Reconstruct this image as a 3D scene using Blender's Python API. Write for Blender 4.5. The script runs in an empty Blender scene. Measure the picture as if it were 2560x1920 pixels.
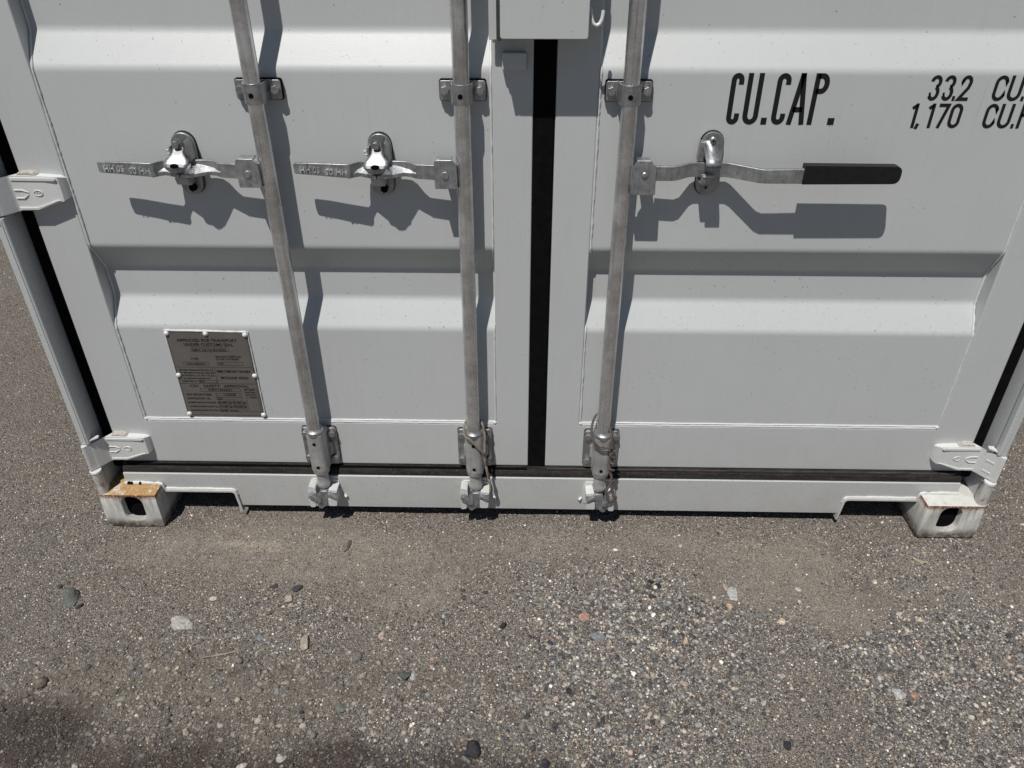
import bpy, bmesh, math, random
import numpy as np
from mathutils import Vector, Matrix, Euler, noise as mnoise
S = bpy.context.scene
COL = S.collection

# ------------------------------------------------------------------ camera, sky, sun, exposure
cam_d = bpy.data.cameras.new("camera"); cam = bpy.data.objects.new("camera", cam_d); COL.objects.link(cam)
cam_d.sensor_width = 36.0; cam_d.lens = 36.0 * 1920.19 / 2560.0
cam_d.clip_start = 0.02; cam_d.clip_end = 600.0
cam.location = (1.17837, -1.57512, 1.54295)
_m = (Matrix.Rotation(0.0196853, 3, 'Z') @ Matrix.Rotation(-0.585013 + math.pi / 2, 3, 'X'))
cam.rotation_euler = _m.to_euler()
S.camera = cam

SUN = Vector((0.46, 1.0, -2.185)).normalized()
w = bpy.data.worlds.new("World"); S.world = w; w.use_nodes = True
nt = w.node_tree; nt.nodes.clear()
sky = nt.nodes.new('ShaderNodeTexSky'); sky.sky_type = 'NISHITA'; sky.sun_disc = False
sky.sun_elevation = math.asin(-SUN.z); sky.sun_rotation = math.atan2(-SUN.x, -SUN.y)
sky.altitude = 1200; sky.air_density = 1.0; sky.dust_density = 0.6
bg = nt.nodes.new('ShaderNodeBackground'); bg.inputs[1].default_value = 0.05
out = nt.nodes.new('ShaderNodeOutputWorld')
nt.links.new(sky.outputs[0], bg.inputs[0]); nt.links.new(bg.outputs[0], out.inputs[0])
sd = bpy.data.lights.new("sun", 'SUN'); sd.energy = 4.9; sd.angle = math.radians(0.53); sd.color = (1.0, 0.965, 0.92)
so = bpy.data.objects.new("sun", sd); COL.objects.link(so); so.location = (0, -4, 8)
so.rotation_euler = SUN.to_track_quat('-Z', 'Y').to_euler()
S.view_settings.view_transform = 'Standard'; S.view_settings.look = 'None'
S.view_settings.exposure = 0.0; S.view_settings.gamma = 1.0; S.view_settings.use_curve_mapping = False
S.render.resolution_x = 1024; S.render.resolution_y = 768

# ------------------------------------------------------------------ node helpers
class NM:
    def __init__(s, name):
        s.m = bpy.data.materials.new(name); s.m.use_nodes = True; s.t = s.m.node_tree
        s.b = s.t.nodes['Principled BSDF']; s.g = None
    def n(s, typ, **kw):
        nd = s.t.nodes.new(typ)
        for k, v in kw.items(): setattr(nd, k, v)
        return nd
    def l(s, a, b): s.t.links.new(a, b)
    def pos(s):
        if s.g is None: s.g = s.n('ShaderNodeNewGeometry')
        return s.g.outputs['Position']
    def vec(s, sx=1, sy=1, sz=1):
        mp = s.n('ShaderNodeMapping'); mp.inputs['Scale'].default_value = (sx, sy, sz); s.l(s.pos(), mp.inputs[0]); return mp.outputs[0]
    def noise(s, scale, detail=3, rough=.55, v=None):
        nd = s.n('ShaderNodeTexNoise'); nd.inputs['Scale'].default_value = scale
        nd.inputs['Detail'].default_value = detail; nd.inputs['Roughness'].default_value = rough
        s.l(v if v is not None else s.pos(), nd.inputs['Vector']); return nd.outputs['Fac']
    def voro(s, scale, out='Distance', v=None, rnd=1.0):
        nd = s.n('ShaderNodeTexVoronoi'); nd.inputs['Scale'].default_value = scale; nd.inputs['Randomness'].default_value = rnd
        s.l(v if v is not None else s.pos(), nd.inputs['Vector']); return nd.outputs[out]
    def ramp(s, f, stops, interp='LINEAR'):
        r = s.n('ShaderNodeValToRGB'); r.color_ramp.interpolation = interp
        e = r.color_ramp.elements
        while len(e) < len(stops): e.new(0.5)
        for i, (p, c) in enumerate(stops):
            e[i].position = p; e[i].color = (c, c, c, 1) if not hasattr(c, '__len__') else (*c, 1)
        s.l(f, r.inputs[0]); return r.outputs[0]
    def mix(s, f, a, b, mode='MIX'):
        x = s.n('ShaderNodeMix', data_type='RGBA', blend_type=mode)
        for i, v in ((0, f), (6, a), (7, b)):
            if hasattr(v, 'is_linked') or isinstance(v, bpy.types.NodeSocket): s.l(v, x.inputs[i])
            elif i == 0: x.inputs[0].default_value = v
            else: x.inputs[i].default_value = (*v, 1)
        return x.outputs[2]
    def math(s, op, a, b=None, clamp=False):
        x = s.n('ShaderNodeMath', operation=op, use_clamp=clamp)
        for i, v in enumerate((a, b)):
            if v is None: continue
            if isinstance(v, bpy.types.NodeSocket): s.l(v, x.inputs[i])
            else: x.inputs[i].default_value = v
        return x.outputs[0]
    def xyz(s):
        x = s.n('ShaderNodeSeparateXYZ'); s.l(s.pos(), x.inputs[0]); return x.outputs
    def bump(s, h, strength=.3, dist=.001, prev=None):
        b = s.n('ShaderNodeBump'); b.inputs['Strength'].default_value = strength; b.inputs['Distance'].default_value = dist
        s.l(h, b.inputs['Height'])
        if prev is not None: s.l(prev, b.inputs['Normal'])
        s.l(b.outputs[0], s.b.inputs['Normal']); return b.outputs[0]
    def fin(s, col=None, rough=None, metal=None, spec=None):
        for k, v in (('Base Color', col), ('Roughness', rough), ('Metallic', metal), ('Specular IOR Level', spec)):
            if v is None: continue
            if isinstance(v, bpy.types.NodeSocket): s.l(v, s.b.inputs[k])
            else: s.b.inputs[k].default_value = (*v, 1) if hasattr(v, '__len__') else v
        return s.m

def paint(name, base=(.436, .452, .449), rust=0.0, orange=.25, dirtz=True, specks=1.0):
    """grey-white container paint: faint mottling, orange peel, dark specks that thicken towards the foot"""
    p = NM(name); x, y, z = p.xyz()
    mott = p.noise(2.2, 5, .6); fine = p.noise(140, 2, .6)
    c = p.mix(p.ramp(mott, [(.3, 0), (.7, 1)]), tuple(v * .965 for v in base), tuple(min(1, v * 1.03) for v in base))
    c = p.mix(p.ramp(fine, [(.35, .0), (.75, .10)]), c, tuple(v * .7 for v in base))
    streak = p.noise(3.0, 4, .6, p.vec(22, 22, 1.1))
    c = p.mix(p.math('MULTIPLY', p.ramp(streak, [(.52, 0), (.8, 1)]), .10), c, (.30, .29, .27))
    scuff = p.noise(1.0, 5, .75, p.vec(9, 9, 140)); sp2 = p.noise(5.5, 4, .7)
    c = p.mix(p.math('MULTIPLY', p.math('MULTIPLY', p.ramp(scuff, [(.63, 0), (.70, 1)]), p.ramp(sp2, [(.52, 0), (.62, 1)])), .30), c, (.20, .195, .185))
    dr = p.noise(1.0, 4, .7, p.vec(75, 75, 3.2)); sp3 = p.noise(3.2, 3, .6)
    c = p.mix(p.math('MULTIPLY', p.math('MULTIPLY', p.ramp(dr, [(.60, 0), (.72, 1)]), p.ramp(sp3, [(.48, 0), (.66, 1)])), .22), c, (.19, .175, .15))
    low = p.ramp(z, [(0.0, 1), (.30, .42), (.95, .10)]) if dirtz else .15
    # specks: random cells, only some of them carrying a speck
    def speck(sc, r, keep):
        d = p.voro(sc); cc = p.voro(sc, 'Color'); sep = p.n('ShaderNodeSeparateColor'); p.l(cc, sep.inputs[0])
        a = p.math('LESS_THAN', d, p.math('MULTIPLY', sep.outputs[1], r)); b = p.math('LESS_THAN', sep.outputs[0], p.math('MULTIPLY', low, keep) if dirtz else keep * .15)
        return p.math('MULTIPLY', a, b)
    c = p.mix(p.math('MULTIPLY', speck(85, .18, .45), .65 * specks), c, (.07, .065, .06))
    c = p.mix(p.math('MULTIPLY', speck(220, .32, .8), .55 * specks), c, (.10, .095, .09))
    c = p.mix(p.math('MULTIPLY', speck(34, .075, .22), .7 * specks), c, (.05, .045, .04))
    if dirtz:
        dust = p.math('MULTIPLY', p.ramp(z, [(0, .75), (.06, .5), (.16, .25), (.4, .02)]), p.ramp(p.noise(9, 5, .65), [(.3, .35), (.7, 1)]))
        c = p.mix(dust, c, (.30, .275, .245))
    if rust:
        st = p.noise(1.0, 5, .7, p.vec(95, 95, 16)); bl = p.noise(38, 5, .7)
        zr = p.ramp(z, [(.10, 1), (.20, .9), (.34, .28), (.55, 0)])
        m = p.math('MULTIPLY', p.math('MULTIPLY', p.ramp(st, [(.50, 0), (.60, 1)]), p.ramp(bl, [(.40, 0), (.55, 1)])), zr)
        c = p.mix(m, c, (.16, .06, .022)); c = p.mix(p.math('MULTIPLY', zr, p.ramp(p.noise(70, 4, .7), [(.60, 0), (.68, .8)])), c, (.05, .025, .014))
    p.bump(p.noise(420, 2, .5), orange, .0006)
    return p.fin(c, p.ramp(fine, [(.3, .36), (.7, .46)]), 0.0, .85)

def casting_mat(name, toprust, cream=(.51, .51, .48)):
    """thick cream paint on cast steel, rust along the top arris, streaks below it, brown dirt at the foot"""
    p = NM(name); x, y, z = p.xyz()
    nz = p.n('ShaderNodeSeparateXYZ'); p.l(p.g.outputs['Normal'], nz.inputs[0])
    up = p.math('MULTIPLY', p.math('GREATER_THAN', nz.outputs[2], .6), p.math('GREATER_THAN', z, .112))
    n1 = p.noise(45, 6, .7); n2 = p.noise(160, 5, .7)
    c = p.mix(p.ramp(n1, [(.3, 0), (.75, 1)]), cream, tuple(v * .86 for v in cream))
    st = p.noise(1.0, 6, .72, p.vec(70, 70, 9))
    topband = p.ramp(z, [(.055, 0), (.098, .40), (.114, 1.1)])
    foot = p.ramp(z, [(.006, 1), (.016, .85), (.036, 0)])
    side = p.math('LESS_THAN', nz.outputs[2], .5)
    m1 = p.math('MULTIPLY', p.math('MULTIPLY', p.ramp(st, [(.47, 0), (.60, 1)]), p.math('ADD', topband, .20), True), side)
    c = p.mix(p.math('MULTIPLY', m1, .9, True), c, (.17, .075, .028))
    arris = p.math('MULTIPLY', p.math('MULTIPLY', p.ramp(z, [(.103, 0), (.1110, 1)]), side), p.ramp(n2, [(.36, 0), (.5, 1)]))
    c = p.mix(p.math('MULTIPLY', arris, .95), c, (.15, .055, .018))
    c = p.mix(p.math('MULTIPLY', foot, p.ramp(n1, [(.34, .35), (.55, 1)])), c, (.075, .050, .030))
    c = p.mix(p.ramp(n2, [(.66, 0), (.71, .7)]), c, (.10, .06, .035))
    if toprust:
        rr = p.ramp(p.noise(240, 5, .75), [(.3, (.10, .05, .02)), (.46, (.30, .15, .042)), (.6, (.40, .26, .10)), (.74, (.17, .085, .035))])
        mk = p.math('MULTIPLY', up, p.ramp(p.noise(30, 6, .75), [(.41, 0), (.49, .95)]))
        c = p.mix(mk, c, rr)
    else:
        mk = p.math('MULTIPLY', up, p.ramp(p.noise(50, 5, .7), [(.52, 0), (.75, .4)]))
        c = p.mix(mk, c, (.24, .19, .13))
    p.bump(p.noise(180, 4, .6), .5, .0012)
    return p.fin(c, .55, 0.0, .4)

def zinc(name, base=(.36, .37, .385), rough=(.34, .52), metal=.85, dusty=0.0, scale=60, rodz=False):
    p = NM(name); n1 = p.noise(scale, 5, .65); n2 = p.noise(900, 2, .5)
    ln = p.noise(1.0, 4, .6, p.vec(160, 160, 5))
    c = p.mix(p.ramp(n1, [(.3, 0), (.7, 1)]), tuple(v * .68 for v in base), tuple(min(1, v * 1.18) for v in base))
    c = p.mix(p.ramp(ln, [(.45, 0), (.7, .45)]), c, tuple(v * .5 for v in base))
    mt = metal
    if dusty:
        dz = p.math('MULTIPLY', p.ramp(p.noise(18, 5, .6), [(.25, .5), (.7, 1)]), dusty)
        if rodz:      # road dust thins out up the pipe
            zc = p.math('MULTIPLY', p.xyz()[2], .5); dz = p.math('MULTIPLY', dz, p.ramp(zc, [(.15, 1), (.40, .75), (.56, .12)]))
        c = p.mix(dz, c, (.30, .285, .265)); mt = p.math('SUBTRACT', metal, p.math('MULTIPLY', dz, .6))
    p.bump(n2, .35, .0005)
    return p.fin(c, p.ramp(n1, [(.3, rough[0]), (.7, rough[1])]), mt, .5)

def plain(name, col, rough=.6, var=.25, sc=60, metal=0, spec=.4, bump=.2, sc2=500):
    p = NM(name); c = p.mix(p.ramp(p.noise(sc, 4, .6), [(.3, 0), (.7, 1)]), tuple(v * (1 - var) for v in col), tuple(v * (1 + var) for v in col))
    p.bump(p.noise(sc2, 2, .5), bump, .0006)
    return p.fin(c, rough, metal, spec)

M_paint = paint("container_paint")
M_paint_old = paint("worn_cream_paint", (.47, .47, .44), rust=1.0)
M_white = paint("thick_white_paint", (.56, .57, .56), orange=.6, specks=.6)
M_weld = paint("painted_weld", (.53, .545, .54), orange=.9, specks=.4)
M_castL = casting_mat("rusty_casting_paint", True)
M_castR = casting_mat("cream_casting_paint", False)
M_zinc = zinc("galvanised_steel", (.37, .375, .38), (.34, .5))
M_zinc_b = zinc("bright_zinc", (.60, .62, .64), (.46, .66), .8)
M_catch = zinc("worn_bright_catch", (.36, .37, .38), (.38, .55), .8, .0, 140)
M_zinc_c = zinc("cast_zinc", (.40, .41, .42), (.36, .54), .85)
M_rod = zinc("galvanised_pipe", (.66, .67, .68), (.18, .34), .92, .4, 22, True)
M_rod_low = zinc("dusty_galvanised", (.52, .52, .515), (.40, .58), .7, .35, 30)
M_rubber = plain("black_rubber", (.004, .004, .0045), .85, .4, 40, spec=.06)
M_hole_shade = plain("hole_shade_black", (.004, .004, .004), .9, .2, spec=.05)  # near-black colour painted for the shade inside holes and screw slots
M_grip = plain("black_vinyl_grip", (.008, .008, .009), .5, .3, 80, spec=.3)
M_ink = plain("black_lettering_film", (.008, .008, .009), .45, .15, 90, spec=.35, bump=.05)
def gasket_mat():
    p = NM("dusty_gasket"); n1 = p.noise(1.0, 5, .7, p.vec(14, 60, 120)); n2 = p.noise(130, 4, .65)
    c = p.mix(p.ramp(n1, [(.4, 0), (.75, .55)]), (.010, .009, .009), (.055, .045, .038))
    c = p.mix(p.ramp(n2, [(.55, 0), (.72, .5)]), c, (.085, .072, .06)); p.bump(n2, .4, .001)
    return p.fin(c, .8, 0, .2)
M_gasket = gasket_mat()
M_retain = plain("grey_brown_retainer", (.048, .040, .037), .6, .4, 30, spec=.3)
M_plate = plain("etched_brown_plate", (.150, .137, .125), .38, .10, 20, metal=.35, spec=.5, bump=.05)
M_mortar = plain("old_sealant", (.34, .32, .29), .9, .25, 120, bump=.6, sc2=220)
M_rope = plain("weathered_rope", (.20, .165, .13), .9, .45, 70, bump=.8, sc2=1500)
M_rope2 = plain("brown_rope", (.085, .066, .055), .9, .5, 70, bump=.8, sc2=1500)
M_underfloor_slot_shade = plain("underfloor_steel_slot_shade", (.035, .034, .033), .8, .3)  # near-black underfloor steel; on the lock box it paints the slot's shade

# ------------------------------------------------------------------ mesh builder
class MB:
    def __init__(s): s.v = []; s.f = []
    def add(s, vs, fs):
        o = len(s.v); s.v += [tuple(map(float, q)) for q in vs]; s.f += [tuple(o + i for i in f) for f in fs]; return s
    def box(s, x0, x1, y0, y1, z0, z1):
        return s.add([(x0,y0,z0),(x1,y0,z0),(x1,y1,z0),(x0,y1,z0),(x0,y0,z1),(x1,y0,z1),(x1,y1,z1),(x0,y1,z1)],
                     [(0,3,2,1),(4,5,6,7),(0,1,5,4),(1,2,6,5),(2,3,7,6),(3,0,4,7)])
    def prism(s, poly, axis, a, b):
        n = len(poly)
        area = sum(poly[i][0]*poly[(i+1)%n][1]-poly[(i+1)%n][0]*poly[i][1] for i in range(n))
        if area < 0: poly = poly[::-1]
        if axis == 'z': f = lambda p, t: (p[0], p[1], t)
        elif axis == 'y': f = lambda p, t: (p[0], t, p[1])
        else: f = lambda p, t: (t, p[0], p[1])
        vs = [f(p, a) for p in poly] + [f(p, b) for p in poly]
        fs = [tuple(range(n))[::-1], tuple(range(n, 2*n))] + [(i, (i+1)%n, n+(i+1)%n, n+i) for i in range(n)]
        if axis == 'y': fs = [q[::-1] for q in fs]
        return s.add(vs, fs)
    def tube(s, pts, r, n=10, cap=True, flat=None):
        pts = [Vector(p) for p in pts]; rr = r if hasattr(r, '__len__') else [r]*len(pts)
        vs = []; up = None
        for i, p in enumerate(pts):
            t = (pts[min(i+1, len(pts)-1)] - pts[max(i-1, 0)]).normalized()
            if up is None: up = Vector((0,0,1)) if abs(t.z) < .9 else Vector((0,1,0))
            a = t.cross(up).normalized(); b = a.cross(t).normalized(); up = b
            for k in range(n):
                an = 2*math.pi*k/n; vs.append(p + (a*math.cos(an) + b*math.sin(an))*rr[i])
        fs = [(i*n+k, i*n+(k+1)%n, (i+1)*n+(k+1)%n, (i+1)*n+k) for i in range(len(pts)-1) for k in range(n)]
        fs = [f[::-1] for f in fs]
        if cap: fs += [tuple(range(n)), tuple(range((len(pts)-1)*n, len(pts)*n))[::-1]]
        return s.add(vs, fs)
    def dome(s, c, r, h, n=14, rings=4, d=(0,-1,0)):
        # dome whose axis points towards -y by default
        vs = []; fs = []
        for j in range(rings):
            a = math.pi/2*j/rings; rr = r*math.cos(a); hh = h*math.sin(a)
            for k in range(n): vs.append((c[0]+rr*math.cos(2*math.pi*k/n), c[1]-hh, c[2]+rr*math.sin(2*math.pi*k/n)))
        vs.append((c[0], c[1]-h, c[2]))
        for j in range(rings-1):
            for k in range(n): fs.append((j*n+k, j*n+(k+1)%n, (j+1)*n+(k+1)%n, (j+1)*n+k))
        for k in range(n): fs.append(((rings-1)*n+k, (rings-1)*n+(k+1)%n, rings*n))
        return s.add(vs, fs)
    def hexa(s, cx, cz, r, y0, y1, rot=0.0):
        return s.prism([(cx+r*math.cos(rot+k*math.pi/3), cz+r*math.sin(rot+k*math.pi/3)) for k in range(6)], 'y', y0, y1)
    def cyl(s, cx, cz, r, y0, y1, n=20): return s.prism([(cx+r*math.cos(k*2*math.pi/n), cz+r*math.sin(k*2*math.pi/n)) for k in range(n)], 'y', y0, y1)
    def join(s, o): return s.add(o.v, o.f)
    def mesh(s, name, mat, ang=35):
        me = bpy.data.meshes.new(name); me.from_pydata(s.v, [], s.f); me.validate()
        bm = bmesh.new(); bm.from_mesh(me); bmesh.ops.recalc_face_normals(bm, faces=bm.faces); bm.to_mesh(me); bm.free()
        me.polygons.foreach_set('use_smooth', [True]*len(me.polygons)); me.set_sharp_from_angle(angle=math.radians(ang))
        me.materials.append(mat); return me

def link(name, me, parent=None, loc=(0,0,0), bevel=0, label=None, kind=None, rot=None):
    o = bpy.data.objects.new(name, me); COL.objects.link(o); o.parent = parent; o.location = loc
    if rot: o.rotation_euler = rot
    if bevel:
        b = o.modifiers.new("bevel", 'BEVEL'); b.width = bevel; b.segments = 2; b.limit_method = 'ANGLE'; b.angle_limit = math.radians(40); b.harden_normals = True
    if label: o['label'] = label
    if kind: o['kind'] = kind
    return o
def part(name, mb, mat, parent, bevel=0, ang=35, **k): return link(name, mb.mesh(name, mat, ang), parent, bevel=bevel, **k)
def mirror(mb, W=2.438):
    o = MB(); o.v = [(W-x, y, z) for x, y, z in mb.v]; o.f = [f[::-1] for f in mb.f]; return o
def fillet(pts, r, n=4, closed=True):
    out = []; N = len(pts)
    for i, p in enumerate(pts):
        if not closed and i in (0, N-1): out.append(tuple(p)); continue
        ri = r[i] if hasattr(r, '__len__') else r
        p = Vector(p); a = Vector(pts[i-1]); b = Vector(pts[(i+1) % N])
        d1 = (a-p); d2 = (b-p); l = min(ri, d1.length*.49, d2.length*.49)
        if l < 1e-5: out.append(tuple(p)); continue
        A = p + d1.normalized()*l; B = p + d2.normalized()*l
        for k in range(n+1):
            t = k/n; out.append(tuple(A*(1-t)**2 + p*2*t*(1-t) + B*t*t))
    return out
def rect(x0, x1, z0, z1, r=.004, n=4): return fillet([(x0,z0),(x1,z0),(x1,z1),(x0,z1)], r, n)
def stadium(cx, cz, w, h, n=10):
    r = w/2; pts = []
    for k in range(n+1): a = math.pi*k/n; pts.append((cx+r*math.cos(a), cz+h/2-r+r*math.sin(a)))
    for k in range(n+1): a = math.pi+math.pi*k/n; pts.append((cx+r*math.cos(a), cz-h/2+r+r*math.sin(a)))
    return pts
def bead(mb, pts, r=.003, step=.006, amp=.25, n=7, seed=0):
    """painted weld bead along a polyline: a thin tube whose radius and line wander a little"""
    P = [Vector(p) for p in pts]; out_ = []
    for a, b in zip(P[:-1], P[1:]):
        k = max(1, int((b-a).length/step))
        for i in range(k): out_.append(a.lerp(b, i/k))
    out_.append(P[-1]); q = []; rr = []
    for i, p in enumerate(out_):
        nn = mnoise.noise(p*120+Vector((seed,0,0))); n2 = mnoise.noise(p*22+Vector((0,seed,3)))
        rr.append(r*(1+amp*nn+amp*.7*n2)); q.append(p + Vector((0, 0, 0)) + Vector((nn, 0, n2))*r*.22)
    return mb.tube(q, rr, n)

W = 2.438
def empty(name, loc=(0,0,0), parent=None):
    o = bpy.data.objects.new(name, None); COL.objects.link(o); o.location = loc; o.parent = parent; o.empty_display_size = .1; return o

# ------------------------------------------------------------------ ground
rng = np.random.default_rng(7)
def vnoise(X, Y, cell, seed):
    r = np.random.default_rng(seed); G = r.random((257, 257))
    u = X/cell + 1000.37; v = Y/cell + 1000.71
    i = np.floor(u).astype(int); j = np.floor(v).astype(int); fu = u-i; fv = v-j
    fu = fu*fu*(3-2*fu); fv = fv*fv*(3-2*fv); i %= 256; j %= 256
    return (G[i, j]*(1-fu)*(1-fv)+G[i+1, j]*fu*(1-fv)+G[i, j+1]*(1-fu)*fv+G[i+1, j+1]*fu*fv)*2-1
def fbm(X, Y, cell, seed, o=4, g=.5):
    s = 0; a = 1; t = 0
    for k in range(o): s = s+a*vnoise(X, Y, cell/2**k, seed+k); t += a; a *= g
    return s/t
def blob(X, Y, cx, cy, rx, ry, soft=.5, seed=1):
    d = np.sqrt(((X-cx)/rx)**2+((Y-cy)/ry)**2) + .95*fbm(X, Y, .24, seed, 6, .62)
    return np.clip((1+soft*.5-d)/soft, 0, 1)
def sand_mask(X, Y):
    s = np.maximum.reduce([blob(X, Y, .46, -.075, .32, .11, .6, 3), blob(X, Y, .92, -.17, .17, .13, .5, 5), blob(X, Y, 1.84, -.12, .24, .14, .5, 6),
                           blob(X, Y, 1.98, -.26, .22, .09, .6, 8), .7*blob(X, Y, .40, -.50, .42, .07, .8, 9), .6*blob(X, Y, 2.35, -.15, .25, .12, .8, 44), .8*blob(X, Y, 1.12, -.05, .7, .06, .7, 10), blob(X, Y, .75, -.12, .3, .07, .7, 12)])
    return np.clip((s + .50*fbm(X, Y, .11, 22, 6, .75) - .12)*.95, 0, .92)
def dark_mask(X, Y): return np.clip(1.25*np.maximum.reduce([.9*blob(X, Y, .12, -.62, .13, .10, .7, 13), blob(X, Y, .70, -.73, .42, .10, .7, 14), .9*blob(X, Y, .30, -.76, .30, .06, .7, 15), .6*blob(X, Y, .02, -.57, .16, .035, .7, 16)]), 0, 1)  # soft patches of darker, browner ground along the near edge
def coarse_mask(X, Y):
    c = np.maximum.reduce([blob(X, Y, 1.50, -.28, .42, .22, .9, 17), .9*blob(X, Y, 2.25, -.35, .25, .25, .9, 18), .75*blob(X, Y, 1.35, -.55, .35, .2, .9, 19), .30*blob(X, Y, .62, -.34, .40, .10, .8, 20), .7*blob(X, Y, 2.2, -.6, .4, .18, .9, 21), .7*blob(X, Y, .98, -.62, .2, .12, .8, 25), .5*blob(X,Y,.06,-.49,.12,.05,.8,26)])
    return np.clip(c*(1-.9*sand_mask(X, Y))*(1-.75*clod_mask(X, Y)), 0, 1)
def clod_mask(X, Y): return np.clip(blob(X, Y, .50, -.56, .52, .13, .7, 30)+.8*blob(X,Y,.35,-.45,.4,.07,.7,31), 0, 1)
def ground_h(X, Y):
    h = .004*fbm(X, Y, .55, 40, 3) + .0022*fbm(X, Y, .09, 50, 4, .6)
    sm = sand_mask(X, Y); cl = clod_mask(X, Y)
    h = h + .0012*fbm(X, Y, .022, 60, 3, .6)*(1-.5*sm)
    h = h + cl*.012*np.clip(fbm(X, Y, .045, 70, 5, .65), -.35, 1) + cl*.009*np.abs(fbm(X, Y, .024, 75, 3, .65))
    # slightly raised compacted sand in front of the sill, cracked and scuffed
    sc = blob(X, Y, .92, -.17, .20, .15, .5, 5)
    h = h + sc*(.004-.008*np.clip(.055-np.abs(fbm(X, Y, .10, 81, 3)), 0, .055)/.055) + sc*.003*np.clip(fbm(X, Y, .03, 85, 2)-.2, 0, 1)*3
    h = h - .0045*np.clip(.045-np.abs(fbm(X, Y, .13, 211, 4, .55)), 0, .045)/.045*np.maximum(blob(X, Y, .92, -.16, .24, .15, .6, 5), .7*blob(X, Y, .45, -.07, .3, .09, .6, 3))
    h = h - sm*.0035*np.clip(.06-np.abs(fbm(X, Y, .16, 131, 4, .6)), 0, .06)/.06*np.clip(fbm(X, Y, .2, 133, 2)+.3, 0, 1)
    h = h + .006*blob(X, Y, .5, -.02, .35, .06, .8, 90)
    h = h - .010*dark_mask(X, Y) + .006*np.exp(-((Y+.63+.05*np.sin(X*4))/.025)**2)*np.clip(fbm(X, Y, .08, 95, 3)+.5, 0, 1)*(X > .2)*(X < 1.0)
    near = np.exp(-np.maximum(0, np.hypot(np.maximum(0, np.abs(X-1.2)-2.0), np.maximum(0, np.abs(Y)-1.2)))/3)
    foot = np.maximum(np.exp(-((X-.08)**2+(Y-.08)**2)/.012), np.exp(-((X-2.358)**2+(Y-.08)**2)/.012))
    big = .05*fbm(X, Y, 9.0, 99, 3)*(1-near)
    return h*(.35+.65*near)*(1-foot) - .0035*foot - .002 + big

def axis(d0, d1, step, far):
    a = list(np.arange(d0, d1, step)); s = step; lo = [d0]; hi = [a[-1]]
    while hi[-1] < far: s *= 1.28; hi.append(hi[-1]+s)
    s = step
    while lo[-1] > -far: s *= 1.28; lo.append(lo[-1]-s)
    return np.array(lo[:0:-1]+a+hi[1:])
gx = axis(-.75, 3.05, .0052, 220); gy = axis(-.95, .45, .0052, 220)
GX, GY = np.meshgrid(gx, gy, indexing='ij'); GZ = ground_h(GX, GY)
ni, nj = GX.shape
me = bpy.data.meshes.new("ground")
V = np.stack([GX.ravel(), GY.ravel(), GZ.ravel()], 1).astype(np.float32)
I = np.arange(ni*nj).reshape(ni, nj)
F = np.stack([I[:-1, :-1], I[1:, :-1], I[1:, 1:], I[:-1, 1:]], -1).reshape(-1, 4)
def fill_mesh(me, V, F):
    k = F.shape[1]; me.vertices.add(len(V)); me.vertices.foreach_set('co', V.astype(np.float32).ravel())
    me.loops.add(F.size); me.loops.foreach_set('vertex_index', F.astype(np.int32).ravel())
    me.polygons.add(len(F)); me.polygons.foreach_set('loop_start', np.arange(0, F.size, k, dtype=np.int32))
    me.update(calc_edges=True); me.validate()
fill_mesh(me, V, F)
me.polygons.foreach_set('use_smooth', np.ones(len(F), bool))
at = me.attributes.new("soil", 'FLOAT_COLOR', 'POINT')
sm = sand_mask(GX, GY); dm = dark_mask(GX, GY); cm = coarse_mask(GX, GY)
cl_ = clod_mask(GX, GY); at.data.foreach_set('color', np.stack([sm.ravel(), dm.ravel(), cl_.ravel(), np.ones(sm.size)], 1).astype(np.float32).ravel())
at2 = me.attributes.new("scuff", 'FLOAT_COLOR', 'POINT')
wob = .012*fbm(GX, GY, .10, 201, 3); ln = np.exp(-((GY+.066+.02*(GX-.42)+wob)/.0085)**2)*np.clip(1.2-np.abs(GX-.42)/.10, 0, 1)
ln = np.maximum(ln, .7*np.exp(-((GY+.083+wob)/.006)**2)*np.clip(1.1-np.abs(GX-.49)/.08, 0, 1))*np.clip(.75+fbm(GX, GY, .03, 205, 4, .7), 0, 1)
crk = np.clip(.045-np.abs(fbm(GX, GY, .13, 211, 4, .55)), 0, .045)/.045*np.maximum(blob(GX, GY, .92, -.16, .24, .15, .6, 5), .7*blob(GX, GY, .45, -.07, .3, .09, .6, 3))
at2.data.foreach_set('color', np.stack([ln.ravel(), crk.ravel(), ln.ravel()*0, np.ones(ln.size)], 1).astype(np.float32).ravel())
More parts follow.
